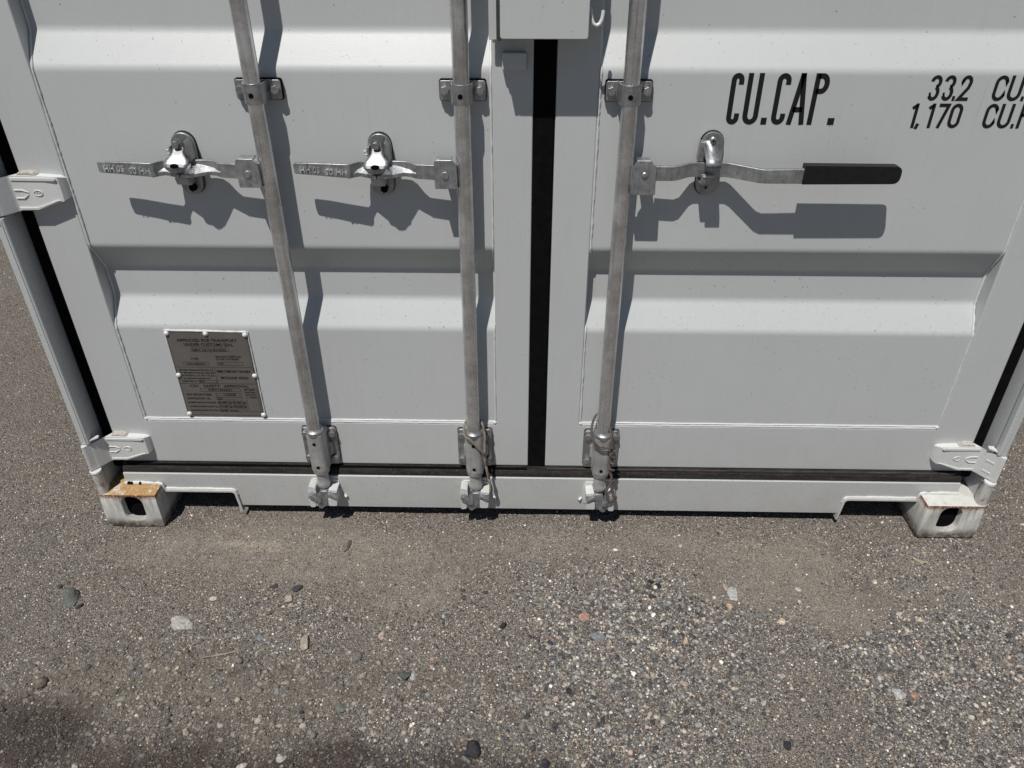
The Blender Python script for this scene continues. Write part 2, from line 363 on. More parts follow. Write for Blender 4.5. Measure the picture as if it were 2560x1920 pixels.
def ground_mat():
    p = NM("gravelly_dirt"); a = p.n('ShaderNodeAttribute', attribute_name="soil"); sp = p.n('ShaderNodeSeparateColor'); p.l(a.outputs['Color'], sp.inputs[0])
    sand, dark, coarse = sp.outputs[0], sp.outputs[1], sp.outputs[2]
    n0 = p.noise(4.5, 7, .72); n1 = p.noise(230, 5, .8); n2 = p.noise(1100, 3, .8); n3 = p.noise(26, 5, .7)
    base = p.mix(p.ramp(n0, [(.3, 0), (.7, 1)]), (.235, .204, .172), (.385, .336, .284))
    base = p.mix(p.math('MULTIPLY', sand, .8), base, p.mix(p.ramp(n3, [(.3, 0), (.7, 1)]), (.280, .250, .206), (.355, .317, .262)))
    base = p.mix(p.ramp(n3, [(.35, .4), (.7, 0)]), base, (.14, .12, .104))
    keepn = p.math('SUBTRACT', 1.0, p.math('MULTIPLY', sand, .3))
    base = p.mix(p.math('MULTIPLY', p.ramp(n1, [(.38, 1), (.56, 0)]), p.math('MULTIPLY', keepn, .8)), base, (.06, .052, .046))  # low noise darkened here and below: painted shade in pits between grains
    base = p.mix(p.math('MULTIPLY', p.ramp(n2, [(.40, .75), (.52, 0)]), keepn), base, (.07, .06, .054))
    base = p.mix(p.ramp(n2, [(.55, 0), (.68, .7)]), base, (.45, .41, .355))
    a2 = p.n('ShaderNodeAttribute', attribute_name="scuff"); sp2 = p.n('ShaderNodeSeparateColor'); p.l(a2.outputs['Color'], sp2.inputs[0])
    base = p.mix(p.math('MULTIPLY', sp2.outputs[0], .8), base, (.46, .39, .31))
    base = p.mix(p.math('MULTIPLY', sp2.outputs[1], .55), base, (.12, .105, .088))
    def grit(sc, kp):
        col = p.voro(sc, 'Color'); d = p.voro(sc); s_ = p.n('ShaderNodeSeparateColor'); p.l(col, s_.inputs[0])
        st = p.ramp(s_.outputs[0], [(0, (.026, .026, .028)), (.24, (.065, .062, .06)), (.38, (.15, .135, .12)), (.52, (.30, .262, .222)), (.74, (.43, .375, .32)), (.90, (.64, .59, .52))], 'CONSTANT')
        keep = p.math('GREATER_THAN', s_.outputs[1], kp); edge = p.ramp(d, [(.32, 1), (.55, 0)])
        f = p.math('MULTIPLY', p.math('MULTIPLY', keep, edge), p.math('SUBTRACT', 1.0, p.math('MULTIPLY', sand, .55)), True)
        return st, f, d
    st1, f1, d1 = grit(285, .36); st2, f2, d2 = grit(520, .25)
    c = p.mix(p.math('MULTIPLY', f2, .9), base, st2); c = p.mix(p.math('MULTIPLY', f1, .92), c, st1)
    c = p.mix(p.math('MULTIPLY', coarse, .55), c, p.mix(p.ramp(n3, [(.35, 0), (.65, 1)]), (.105, .088, .072), (.205, .177, .145)))
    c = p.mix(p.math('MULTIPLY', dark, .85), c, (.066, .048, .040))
    h = p.math('ADD', p.math('MULTIPLY', p.math('MULTIPLY', f1, p.math('SUBTRACT', 1.0, d1)), 1.4), p.math('MULTIPLY', p.math('MULTIPLY', f2, p.math('SUBTRACT', 1.0, d2)), .8))
    h = p.math('ADD', h, p.math('MULTIPLY', n1, 1.3))
    p.bump(h, 1.0, .0028)
    return p.fin(c, .95, 0, .15)
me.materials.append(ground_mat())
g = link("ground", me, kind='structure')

def stone_template(seed, sub):
    bm = bmesh.new(); bmesh.ops.create_icosphere(bm, subdivisions=sub, radius=1.0); r = random.Random(seed)
    planes = [(Vector((r.gauss(0,1), r.gauss(0,1), r.gauss(0,1))).normalized(), r.uniform(.45, .76)) for _ in range(10)]
    for v in bm.verts:
        d = v.co.normalized(); q = 1.0 + .14*mnoise.noise(d*1.7+Vector((seed, 0, 0)))
        for nn, k in planes:
            c = d.dot(nn)
            if c > 1e-3: q = min(q, k/c)
        v.co = d*(q + (.05*mnoise.noise(d*5+Vector((0, seed, 0))) if sub > 1 else 0))
    vs = np.array([v.co[:] for v in bm.verts]); fs = np.array([[v.index for v in f.verts] for f in bm.faces]); bm.free(); return vs, fs
octv = np.array([(1,0,0),(-1,0,0),(0,1,0),(0,-1,0),(0,0,1),(0,0,-1)], float); octf = np.array([(0,2,4),(2,1,4),(1,3,4),(3,0,4),(2,0,5),(1,2,5),(3,1,5),(0,3,5)])
def rotmats(n, r):
    q = r.normal(size=(n, 4)); q /= np.linalg.norm(q, axis=1)[:, None]; a, b, c, d = q.T
    return np.stack([1-2*(c*c+d*d), 2*(b*c-a*d), 2*(b*d+a*c), 2*(b*c+a*d), 1-2*(b*b+d*d), 2*(c*d-a*b), 2*(b*d-a*c), 2*(c*d+a*b), 1-2*(b*b+c*c)], 1).reshape(n, 3, 3)
PAL = np.array([(.030,.031,.034),(.045,.046,.05),(.065,.064,.066),(.10,.10,.102),(.145,.135,.120),(.19,.168,.138),(.235,.207,.168),(.275,.245,.202),(.325,.29,.238),(.28,.20,.16),(.30,.235,.20),(.48,.45,.41),(.20,.205,.21),(.15,.155,.15)])
def scatter(name, N, rad, area, dens, templates, seed, pal_w, sink=.3, flat=.65, mul=1.0):
    r = np.random.default_rng(seed); x0, x1, y0, y1 = area
    X = r.uniform(x0, x1, N*3); Y = r.uniform(y0, y1, N*3); k = r.random(N*3) < dens(X, Y); X = X[k][:N]; Y = Y[k][:N]; n = len(X)
    R = rad(r, n, X, Y); rm = rotmats(n, r); sc = np.stack([r.uniform(.75, 1.25, n), r.uniform(.65, 1.1, n), r.uniform(.55, .9, n)], 1)
    Z = ground_h(X, Y) + R*(flat-sink*r.uniform(.6, 1.6, n))*.6
    ti = r.integers(0, len(templates), n); Vs = []; Fs = []; Cs = []; off = 0
    ci = r.choice(len(PAL), n, p=np.array(pal_w)/sum(pal_w)); colr = PAL[ci]*r.uniform(.65, 1.85, (n, 1))*mul
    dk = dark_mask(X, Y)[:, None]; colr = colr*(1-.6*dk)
    for t, (tv, tf) in enumerate(templates):
        m = np.where(ti == t)[0]
        if not len(m): continue
        P = np.einsum('nij,nvj->nvi', rm[m], tv[None]*sc[m][:, None])
        P[:, :, 2] *= flat; P = P*R[m][:, None, None] + np.stack([X[m], Y[m], Z[m]], 1)[:, None]
        Vs.append(P.reshape(-1, 3)); Fs.append((tf[None]+(np.arange(len(m))*len(tv))[:, None, None]+off).reshape(-1, 3))
        Cs.append(np.repeat(colr[m], len(tf), 0)); off += len(m)*len(tv)
    me = bpy.data.meshes.new(name); Vv = np.concatenate(Vs); Ff = np.concatenate(Fs); fill_mesh(me, Vv, Ff)
    a = me.attributes.new("tint", 'FLOAT_COLOR', 'FACE'); C4 = np.concatenate([np.concatenate(Cs), np.ones((len(Ff), 1))], 1)
    if len(me.polygons) == len(Ff): a.data.foreach_set('color', C4.astype(np.float32).ravel())
    me.materials.append(M_tint); return link(name, me, kind='stuff')
def tint_mat():
    p = NM("gravel_stone"); a = p.n('ShaderNodeAttribute', attribute_name="tint"); n1 = p.noise(500, 3, .6)
    c = p.mix(p.ramp(n1, [(.3, 0), (.75, .45)]), a.outputs['Color'], p.mix(.5, a.outputs['Color'], (.20, .175, .15)))
    return p.fin(c, .85, 0, .25)
M_tint = tint_mat()
T1 = [stone_template(k, 1) for k in range(6)]       # 80 triangles -> only for the larger gravel
T0 = []
for k in range(6):
    bm = bmesh.new(); bmesh.ops.create_icosphere(bm, subdivisions=1, radius=1.0); bm.free()
phi = (1+5**.5)/2
icov = np.array([(-1,phi,0),(1,phi,0),(-1,-phi,0),(1,-phi,0),(0,-1,phi),(0,1,phi),(0,-1,-phi),(0,1,-phi),(phi,0,-1),(phi,0,1),(-phi,0,-1),(-phi,0,1)], float)/math.hypot(1, phi)
icof = np.array([(0,11,5),(0,5,1),(0,1,7),(0,7,10),(0,10,11),(1,5,9),(5,11,4),(11,10,2),(10,7,6),(7,1,8),(3,9,4),(3,4,2),(3,2,6),(3,6,8),(3,8,9),(4,9,5),(2,4,11),(6,2,10),(8,6,7),(9,8,1)])
for k in range(6): T0.append((icov*rng.uniform(.78, 1.12, (12, 1)), icof))
OC = [(octv*rng.uniform(.8, 1.15, (6, 1)), octf) for _ in range(4)]
view_ok = lambda X, Y: ((X > -.62+.0*Y) & (X < 3.0) & ~((X > .02) & (X < 2.42) & (Y > .10)))
PW_dark = [7,9,9,7,6,4,4,3.5,3,1,1.6,1.3,4,5]; PW_mix = [5,6,5,4,5,7,9,11,11,2,3.5,5,3,3]
scatter("coarse_gravel", 8500, lambda r, n, X, Y: np.clip(r.lognormal(math.log(.0044), .30, n), .0035, .0088)*(.9+.25*coarse_mask(X, Y)), (-.3, 2.75, -.85, .12),
        lambda X, Y: np.clip(.05+1.2*coarse_mask(X, Y)**1.3+.12*clod_mask(X, Y), 0, 1)*(1-.93*sand_mask(X, Y))*view_ok(X, Y), T0, 21, PW_dark, .5, .6)
scatter("gravel", 25000, lambda r, n, X, Y: np.clip(r.lognormal(math.log(.0029), .25, n), .0020, .0045)*(.85+.35*coarse_mask(X, Y)), (-.3, 2.75, -.85, .12),
        lambda X, Y: np.clip(.10+.95*coarse_mask(X, Y)+.1*clod_mask(X, Y), 0, 1)*(1-.85*sand_mask(X, Y))*view_ok(X, Y), T0, 11, PW_dark, .45, .6)
scatter("fine_gravel", 40000, lambda r, n, X, Y: np.clip(r.lognormal(math.log(.0021), .28, n), .0012, .0040), (-.62, 3.0, -.85, .45),
        lambda X, Y: np.clip(.55+.45*coarse_mask(X, Y), 0, 1)*(1-.62*sand_mask(X, Y))*(1-.45*clod_mask(X, Y))*view_ok(X, Y), T0, 12, PW_mix, .4, .7)
scatter("grit", 75000, lambda r, n, X, Y: r.uniform(.0008, .0016, n), (-.4, 2.9, -.85, .25),
        lambda X, Y: (1-.55*sand_mask(X, Y))*view_ok(X, Y), OC, 13, PW_mix, .3, .8)
scatter("dirt_clods", 9000, lambda r, n, X, Y: np.clip(r.lognormal(math.log(.0034), .55, n), .0018, .012), (-.2, 1.3, -.85, -.2),
        lambda X, Y: clod_mask(X, Y)*.9+.03, T0, 14, [0,0,1,2,8,8,3,0,0,0,0,0,0,0], .85, .5, .84)
far = scatter("outlying_gravel", 15000, lambda r, n, X, Y: r.uniform(.002, .0045, n), (-2.2, 4.2, .12, 3.2),
        lambda X, Y: (~((X > -.02) & (X < 2.46)))*1.0, OC, 15, PW_mix, .4, .7)

# ------------------------------------------------------------------ the container
box = empty("shipping_container", (0, 0, 0))
box['label'] = "grey-white steel shipping container with closed double doors and galvanised lock rods"
box['category'] = "shipping container"
H = 2.591; LEN = 6.058

# --- corner castings
def casting(mirrored, name_mat, label, y_back=False, top=False):
    bm = bmesh.new(); bmesh.ops.create_cube(bm, size=1.0)
    for v in bm.verts: v.co = Vector(((v.co.x+.5)*.162, (v.co.y+.5)*.178, (v.co.z+.5)*.118))
    def ed(f): return [e for e in bm.edges if f(e.verts[0].co, e.verts[1].co)]
    bmesh.ops.bevel(bm, geom=ed(lambda a, b: a.x < 1e-4 and b.x < 1e-4 and a.z < 1e-4 and b.z < 1e-4), offset=.022, segments=4, profile=.5, affect='EDGES')
    bmesh.ops.bevel(bm, geom=ed(lambda a, b: a.x < 1e-4 and b.x < 1e-4 and a.y < 1e-4 and b.y < 1e-4), offset=.012, segments=3, profile=.5, affect='EDGES')
    me = bpy.data.meshes.new("corner_casting"); bm.to_mesh(me); bm.free()
    o = bpy.data.objects.new("corner_casting", me); COL.objects.link(o)
    cutters = []
    for poly, ax, a, b in ((rect(.061, .120, .0235, .1105, .0285, 8), 'y', -.02, .024), (rect(.06, .125, .025, .105, .024, 6), 'x', -.02, .022)):
        cm = MB().prism(poly, ax, a, b).mesh("cut", M_hole_shade); co = bpy.data.objects.new("cut", cm); COL.objects.link(co); cutters.append(co)
        md = o.modifiers.new("b", 'BOOLEAN'); md.operation = 'DIFFERENCE'; md.object = co; md.solver = 'EXACT'
    bv = o.modifiers.new("bv", 'BEVEL'); bv.width = .0022; bv.segments = 2; bv.limit_method = 'ANGLE'; bv.angle_limit = math.radians(50)
    dg = bpy.context.evaluated_depsgraph_get(); dg.update()
    res = bpy.data.meshes.new_from_object(o.evaluated_get(dg))
    for c in cutters: bpy.data.objects.remove(c)
    bpy.data.objects.remove(o)
    mb = MB(); mb.v = [tuple(v.co) for v in res.vertices]; mb.f = [tuple(p.vertices) for p in res.polygons]
    return mb
cbase = casting(False, None, None)
def xf(mb, sx=1, sy=1, sz=1, t=(0,0,0)):
    o = MB(); o.v = [(x*sx+t[0], y*sy+t[1], z*sz+t[2]) for x, y, z in mb.v]; o.f = list(mb.f) if sx*sy*sz > 0 else [f[::-1] for f in mb.f]; return o
part("corner_casting", cbase, M_castL, box, ang=40, label="rusty yellow-brown topped corner casting at the left")
part("corner_casting", xf(cbase, -1, 1, 1, (W, 0, 0)), M_castR, box, ang=40, label="cream corner casting at the right with rust along its top edge")
for sx, tx in ((1, 0), (-1, W)):
    part("hole_shade_sheet", xf(MB().prism(rect(.0605, .1205, .023, .111, .0285, 8), 'y', .0195, .0205), sx, 1, 1, (tx, 0, 0)), M_hole_shade, box)  # black sheet closing the blind recess, painted for the shade inside
    part("corner_casting", xf(cbase, sx, -1, 1, (tx, LEN, 0)), M_castR, box, ang=40)
    part("corner_casting", xf(cbase, sx, 1, -1, (tx, 0, H)), M_paint, box, ang=40)
    part("corner_casting", xf(cbase, sx, -1, -1, (tx, LEN, H)), M_paint, box, ang=40)

# --- rear corner posts (in front of us), front posts at the far end
HZ = [(.197, .275), (.915, .990), (1.655, 1.730), (2.375, 2.450)]
def post_left():
    mb = MB()
    mb.prism([(0, .036), (.0165, .036), (.0185, .044), (.0185, .128), (.14, .128), (.14, .134), (0, .134)], 'z', .118, H-.118)
    return mb
def post_lip(lug):
    mb = MB(); zs = [.118] + [v for a, b in HZ for v in (a-.004, b+.004)] + [H-.118]
    for a, b in zip(zs[0::2], zs[1::2]):
        if (a < .15) != lug: continue
        if a < .15:   # lug under the lowest hinge
            mb.prism(fillet([(.0, .012), (.006, .003), (.022, .003), (.028, .012), (.024, .0355), (.0, .0355)], .004, 2), 'z', a, b-.008)
        else: mb.prism(fillet([(.0, .0355), (.0, .018), (.020, .017), (.0235, .021), (.0235, .0355)], [.001, .0022, .0012, .0012, .001], 2), 'z', a, b)
    return mb
def lug_cap():
    mb = MB(); c = (.013, .016)
    mb.prism([(c[0]+.0155*math.cos(t)*1.0, c[1]+.0155*math.sin(t)) for t in [k*math.pi/8 for k in range(16)]], 'z', .1855, .1945); return mb
for mk, mm in ((lambda m: m, M_paint_old), (mirror, M_paint_old)):
    part("corner_post", mk(post_left()), M_paint, box, .0015)
    part("lug_post", mk(post_lip(True)), mm, box, .001)
    for a_, b_ in ((.279, .911), (.994, 1.651), (1.734, 2.371)): part("post_lip", mk(MB().prism([(.0, .0355), (.0, .0185), (.0015, .0170), (.0200, .0170), (.0225, .0195), (.0225, .0355)], 'z', a_, b_)), M_paint, box, .0012)
    part("post_seam", mk(MB().tube([(.0150, .0172, .282), (.0150, .0172, .905)], .0022, 8)), M_paint, box)
    part("hinge_lug", mk(lug_cap()), M_white, box, .002)
    tabs = MB().prism([(.0235, .020), (.040, .036), (.038, .045), (.0235, .045)], 'z', .286, .291)
    part("post_tab", mk(tabs), M_white, box, .001)
    part("corner_post", mk(MB().box(0, .14, LEN-.15, LEN-.01, .118, H-.118)), M_paint, box, .004)
    # vertical door seal in the channel between post and door
    part("gasket", mk(MB().prism(fillet([(.019, .094), (.022, .086), (.034, .083), (.050, .083), (.0555, .080), (.0555, .12), (.019, .12)], .002, 2), 'z', .152, 2.46)), M_rubber, box)

# --- door sill with its two notches
N0, N1 = .366, W-.366
outl = [(.058, .150), (W-.058, .150), (W-.058, .1185), (W-.1635, .1185), (W-.1635, .0925), (N1, .0925), (N1, .0365), (N0, .0365), (N0, .0925), (.1635, .0925), (.1635, .1185), (.058, .1185)]
outl = fillet(outl, [0,0,0,0,0,.014,0,0,.014,0,0,0], 4)
sill = MB().prism(outl, 'y', .055, .062).box(.058, W-.058, .0625, .16, .141, .150).box(N0+.004, N1-.004, .0625, .16, .0365, .042)
part("door_sill", sill, M_paint, box, .0012)
def liner():
    c = [(.164, .0935), (.356, .0935), (.3645, .088), (.366, .075), (.3715, .019)]
    path = fillet(c, .01, 4, closed=False); t = .0062
    top = []; bot = []
    for i, p in enumerate(path):
        a = Vector(path[max(0, i-1)]); b = Vector(path[min(len(path)-1, i+1)]); d = (b-a).normalized(); nn = Vector((-d.y, d.x)); p = Vector(p)
        top.append(tuple(p+nn*t*.5)); bot.append(tuple(p-nn*t*.5))
    mb = MB()
    for i in range(len(path)-1): pass
    return MB().prism(top+bot[::-1], 'y', .0475, .15), path
lm, lpath = liner()
for mk in (lambda m: m, mirror):
    part("notch_liner", mk(lm), M_white, box, .002)
    bd = MB(); bead(bd, [(x, .0535, z+.0045) for x, z in lpath[:-3]], .0042, .006, .3, 8, 3)
    bead(bd, [(.058, .0505, .1195), (.150, .0505, .1200), (.1625, .0495, .117), (.1655, .050, .105), (.166, .052, .097)], .0048, .005, .4, 8, 5)
    part("weld_bead", mk(bd), M_white, box)
# a few old rubber lumps on the left casting, below the sill weld
lump = MB()
for x, s in ((.072, .007), (.080, .006), (.104, .0065)): lump.dome((x, .049, .1195), s, .006, 10, 3)
part("sealant_lump", lump, M_rubber, box)

# --- floor, underframe, rails, side walls, roof, front wall: the rest of the box
uf = MB().box(.03, W-.03, .17, LEN-.02, .142, .17)
for k in range(18): uf.box(.05, W-.05, .34+k*.32, .385+k*.32, .03, .1415)
uf.box(.0, .06, .18, LEN-.18, .03, .16); uf.box(W-.06, W, .18, LEN-.18, .03, .16)
part("underframe", uf, M_underfloor_slot_shade, box)
def side_wall():
    mb = MB(); y = .14; pts = []
    while y < LEN-.17: pts += [(y, .040), (y+.07, .040), (y+.138, .004), (y+.208, .004)]; y += .276
    for (ya, xa), (yb, xb) in zip(pts[:-1], pts[1:]): mb.add([(xa, ya, .16), (xb, yb, .16), (xb, yb, 2.50), (xa, ya, 2.50)], [(0, 1, 2, 3)])
    return mb
for mk in (lambda m: m, mirror):
    o = part("side_wall", mk(side_wall()), M_paint, box); s = o.modifiers.new("s", 'SOLIDIFY'); s.thickness = .002
    part("top_rail", mk(MB().box(.0, .06, .18, LEN-.18, 2.50, 2.575)), M_paint, box, .003)
part("roof", MB().box(.03, W-.03, .10, LEN-.1, 2.560, 2.578), M_paint, box)
part("front_wall", MB().box(.14, W-.14, LEN-.06, LEN-.02, .15, 2.5), M_paint, box)
part("door_header", MB().box(.162, W-.162, .02, .15, 2.476, 2.585), M_paint, box, .003)

# --- doors
Yo, Yr = .0785, .1155
prof = [(Yo, .3225)]
for k in range(4):
    b0 = .6075+.606*k
    prof += [(Yo, b0), (Yr, b0+.0685), (Yr, b0+.1455), (Yo, b0+.214)]
    if b0+.214 > 2.3: break
prof = [p for p in prof if p[1] < 2.40]; prof.append((Yo, 2.36))
fprof = []
for i, p in enumerate(prof):      # bend radii, with a close support line either side so that the flats stay flat
    if i in (0, len(prof)-1): fprof.append(p); continue
    P0, P1, P2 = Vector(prof[i-1]), Vector(p), Vector(prof[i+1]); d1 = (P0-P1).normalized(); d2 = (P2-P1).normalized()
    fprof.append(tuple(P1+d1*.0105)); fprof += fillet([prof[i-1], p, prof[i+1]], .008, 5, closed=False)[1:-1]; fprof.append(tuple(P1+d2*.0105))
def door(x0, x1, px0, px1, label):
    zb, zt, wz0, wz1 = .1775, 2.455, .3215, 2.36; ya, yb = .0745, .128
    ring = []
    for y in (ya, yb): ring += [(x0, y, zb), (x1, y, zb), (x1, y, zt), (x0, y, zt), (px0, y, wz0), (px1, y, wz0), (px1, y, wz1), (px0, y, wz1)]
    fs = [(k, (k+1) % 4, 4+(k+1) % 4, 4+k) for k in range(4)]+[(8+k, 12+k, 12+(k+1) % 4, 8+(k+1) % 4) for k in range(4)]
    fs += [(k, 8+k, 8+(k+1) % 4, (k+1) % 4) for k in range(4)]+[(4+k, 4+(k+1) % 4, 12+(k+1) % 4, 12+k) for k in range(4)]
    d = MB().add(ring, fs)
    o = part("door", d, M_paint, box, .004, label=label)
    pp = [(y, z) for y, z in fprof]
    q = part("door_panel", MB().prism(pp+[(.1275, 2.36), (.1275, .3225)], 'x', px0+.0006, px1-.0006), M_paint, o, ang=60)
    bd = MB()
    lo = [(px0+.002, .0760, .19), (px0+.002, .0765, .318)]; 
    bead(bd, [(px0+.0022, .0768, .195), (px0+.0022, .0768, .318)], .0022, .006, .35, 7, 1)
    bead(bd, [(px1-.0022, .0768, .195), (px1-.0022, .0768, .318)], .0022, .006, .35, 7, 2)
    for px, sg in ((px0, 1), (px1, -1)): bead(bd, [(px+sg*.0024, y-.0012, z) for y, z in fprof], .0027, .007, .35, 7, px)
    bead(bd, [(px0+.004, .0775, .3222), (px1-.004, .0775, .3222)], .0034, .007, .22, 8, 4)
    bead(bd, [(px0+.004, .0775, .3278), (px1-.004, .0775, .3278)], .0024, .007, .22, 8, 9)
    for px, sg in ((px0, 1), (px1, -1)): bd.dome((px+sg*.004, .077, .325), .0058, .0045, 12, 3)
    part("weld_seam", bd, M_weld, o)
    return o
doorL = door(.0565, 1.1900, .1580, 1.1045, "left door leaf with the approval plate and two lock rods")
doorR = door(1.2365, W-.0565, 1.3245, W-.1640, "right door leaf with the black capacity lettering and one lock rod")
# centre seal, a touch wider towards its foot, and the sill seal in two runs
cs = MB(); zz = np.linspace(.149, 2.455, 60)
vs = []
for z in zz:
    wv = .0012*math.sin(z*9)+.0010*math.sin(z*23); rx = 1.2362 + (.0025 if z < .43 else 0) + wv*.5; lx = 1.1898 - (.0022 if z < .26 else 0)
    vs += [(lx, .0800, z), (lx+.003, .0765, z), (1.213, .0755, z), (rx-.004, .0740 if z < .43 else .0765, z), (rx, .0800, z), (rx, .1, z), (lx, .1, z)]
fs = [(i*7+k, i*7+(k+1)%7, (i+1)*7+(k+1)%7, (i+1)*7+k) for i in range(len(zz)-1) for k in range(7)]+[tuple(range(7)), tuple(range((len(zz)-1)*7, len(zz)*7))]
cs.add(vs, fs); part("gasket", cs, M_rubber, box, label="tall black rubber seal between the two door leaves")
def hseal(x0, x1):
    mb = MB().prism(fillet([(.0595, .1505), (.0655, .1660), (.0700, .1700), (.0715, .1770), (.10, .1770), (.10, .1505)], .002, 2), 'x', x0, x1); return mb
part("gasket", hseal(.058, 1.2130), M_gasket, box); part("gasket", hseal(1.2132, W-.058), M_gasket, box)
part("gasket_strip", MB().box(.0700, 1.186, .0672, .0702, .1705, .1765), M_rubber, box, .0006)
part("gasket_strip", MB().box(1.240, W-.075, .0672, .0702, .1705, .1765), M_retain, box, .0006)
scr = MB().dome((1.2175, .0765, .1640), .0078, .002, 16, 2); part("screw", scr, M_gasket, box)

# --- hinges
def hinge_mb():
    path = [((.160, .0775), (.160, .079), .228, .266), ((.1555, .066), (.156, .079), .2225, .270), ((.149, .0575), (.149, .079), .2195, .2735), ((.120, .0550), (.12, .079), .2095, .2755),
            ((.086, .0550), (.086, .079), .1985, .277), ((.046, .0550), (.060, .079), .197, .277), ((.0425, .0530), (.054, .070), .197, .277), ((.0120, .0110), (.024, .026), .197, .277),
            ((.0085, .0070), (.018, .020), .197, .277), ((.0045, .0060), (.0145, .019), .197, .277), ((.0003, .0120), (.0115, .0190), .197, .277), ((-.0005, .023), (.0125, .022), .197, .277), ((.004, .033), (.0145, .026), .197, .277)]
    fl, bl, lo, hi = zip(*path)
    vs = []
    for f, b, l, h in path: vs += [(f[0], f[1], l), (f[0], f[1], h), (b[0], b[1], h), (b[0], b[1], l)]
    n = len(path); fs = []
    for i in range(n-1):
        for k in range(4): fs.append((i*4+k, i*4+(k+1)%4, (i+1)*4+(k+1)%4, (i+1)*4+k))
    fs += [(0, 1, 2, 3), ((n-1)*4+3, (n-1)*4+2, (n-1)*4+1, (n-1)*4)]
    return MB().add(vs, fs)
def hinge_ribs(cranked):
    mb = MB(); y0, y1 = .0528, .0556
    mb.prism([(.045, .2735), (.045, .2665), (.142, .2655), (.146, .2700), (.142, .2730)], 'y', y0, y1)
    mb.prism([(.045, .1995), (.045, .2060), (.086, .2062), (.138, .2235), (.143, .2220), (.087, .2000)], 'y', y0, y1)
    for a, b, c, d in (((.045, .2465), (.064, .2465), (.078, .2395), (.062, .2435)), ((.045, .2280), (.062, .2280), (.076, .2350), (.064, .2250))):
        mb.prism([a, b, c, d, (a[0], d[1])], 'y', y0, y1)
    for k in range(2 if cranked else 0):      # short ribs on the cranked part
        z0 = .212+.034*k; q = []
        for x, y in ((.0205, .0205), (.0330, .0380)):
            for o_ in ((.0004, -.0004), (-.003, .0025)): q.append((x+o_[0], y+o_[1]))
        for zz0, zz1 in ((z0, z0+.006),): mb.prism([q[0], q[2], q[3], q[1]], 'z', zz0, zz1)
    return mb
def emblem_mb():
    mb = MB(); cx, cz = .0975, .2385; n = 28
    mb.tube([(cx+.0095*math.cos(2*math.pi*k/n), .0545, cz+.0060*math.sin(2*math.pi*k/n)) for k in range(n+1)], .0013, 6, cap=False)
    for k in range(4):
        x = cx-.0052+k*.0034; mb.box(x-.0006, x+.0006, .0538, .0556, cz-.0028, cz+.0028)
    mb.box(cx-.0055, cx-.0018, .0538, .0556, cz-.0006, cz+.0006).box(cx+.0016, cx+.0052, .0538, .0556, cz-.0006, cz+.0006); return mb
def sealant_mb(seed):
    r = random.Random(seed); mb = MB(); a = [(.058, .2765)]
    for k in range(1, 8): a.append((.058+.0055*k, .2835+r.uniform(-.002, .002)))
    a.append((.103, .2765)); return mb.prism(a, 'y', .058, .0785)
def chips(mb_in): return mb_in
for side, mk in (("left", lambda m: m), ("right", mirror)):
    hm = mk(hinge_mb()).mesh("hinge", M_white); rm_ = mk(hinge_ribs(side == 'right')).mesh("rib", M_white); em = mk(emblem_mb()).mesh("emblem", M_white); se = mk(sealant_mb(3)).mesh("sealant", M_mortar)
    for i, (a, b) in enumerate(HZ):
        h = link("hinge", hm, box, (0, 0, a-.197), .0022)
        link("rib", rm_, h, bevel=.0009); link("emblem", em, h); link("sealant", se, h, bevel=.002)

# --- lock rods
RX = [.6245, 1.0450, 1.3848]; RY = .0360
for i, x in enumerate(RX):
    r = part("lock_rod", MB().tube([(x, RY, .31), (x, RY, 1.0), (x, RY, 2.46)], .0170, 28), M_rod, box, .001)
    sm_ = MB().tube([(x-.002, RY-.0166, .335), (x-.002, RY-.0166, 2.4)], .0009, 5); part("pipe_seam", sm_, M_rod, r)
# guide clamps over the rods
def clamp_parts():
    base = MB()
    base.prism(rect(-.047, .047, -.0195, .0195, .005, 4), 'y', -.0140, -.0095)
    strap = MB(); pth = []
    for k in range(15): a = math.pi*k/14; pth.append((-.0222*math.cos(a), -.0395-.0205*math.sin(a)*1.0))
    pth = [(-.026, -.0105), (-.0235, -.016), (-.0222, -.030)]+pth[1:-1]+[(.0222, -.030), (.0235, -.016), (.026, -.0105)]
    inner = []
    for i, p in enumerate(pth):
        a = Vector(pth[max(0, i-1)]); b = Vector(pth[min(len(pth)-1, i+1)]); d = (b-a).normalized(); nn = Vector((-d.y, d.x)); inner.append(tuple(Vector(p)+nn*.0032))
    strap.prism(pth+inner[::-1], 'z', -.0195, .0205)
    liner_ = MB().prism(rect(-.0485, .0485, -.0215, .0215, .006, 4), 'y', -.0095, -.0)
    bolts = [MB().hexa(s*.0362, .001, .0092, -.0225, -.0140, .3) for s in (-1, 1)]
    hole = MB().cyl(-.0015, -.002, .0052, -.0606, -.0590, 14)
    return base, strap, liner_, bolts, hole
cb, cst, cl, cbo, ch = clamp_parts()
m_cb = cb.mesh("guide_clamp", M_zinc); m_cs = cst.mesh("strap", M_zinc); m_cl = cl.mesh("liner", M_rubber); m_bo = [b.mesh("bolt", M_zinc) for b in cbo]; m_ch = ch.mesh("pin_hole", M_hole_shade)
for x in RX:
    for z in (1.1755, 1.90):
        o = link("guide_clamp", m_cb, box, (x, Yo, z), .001)
        link("strap", m_cs, o, bevel=.0008); link("liner", m_cl, o, bevel=.001); link("pin_hole", m_ch, o)
        for b in m_bo: link("bolt", b, o, bevel=.0008)
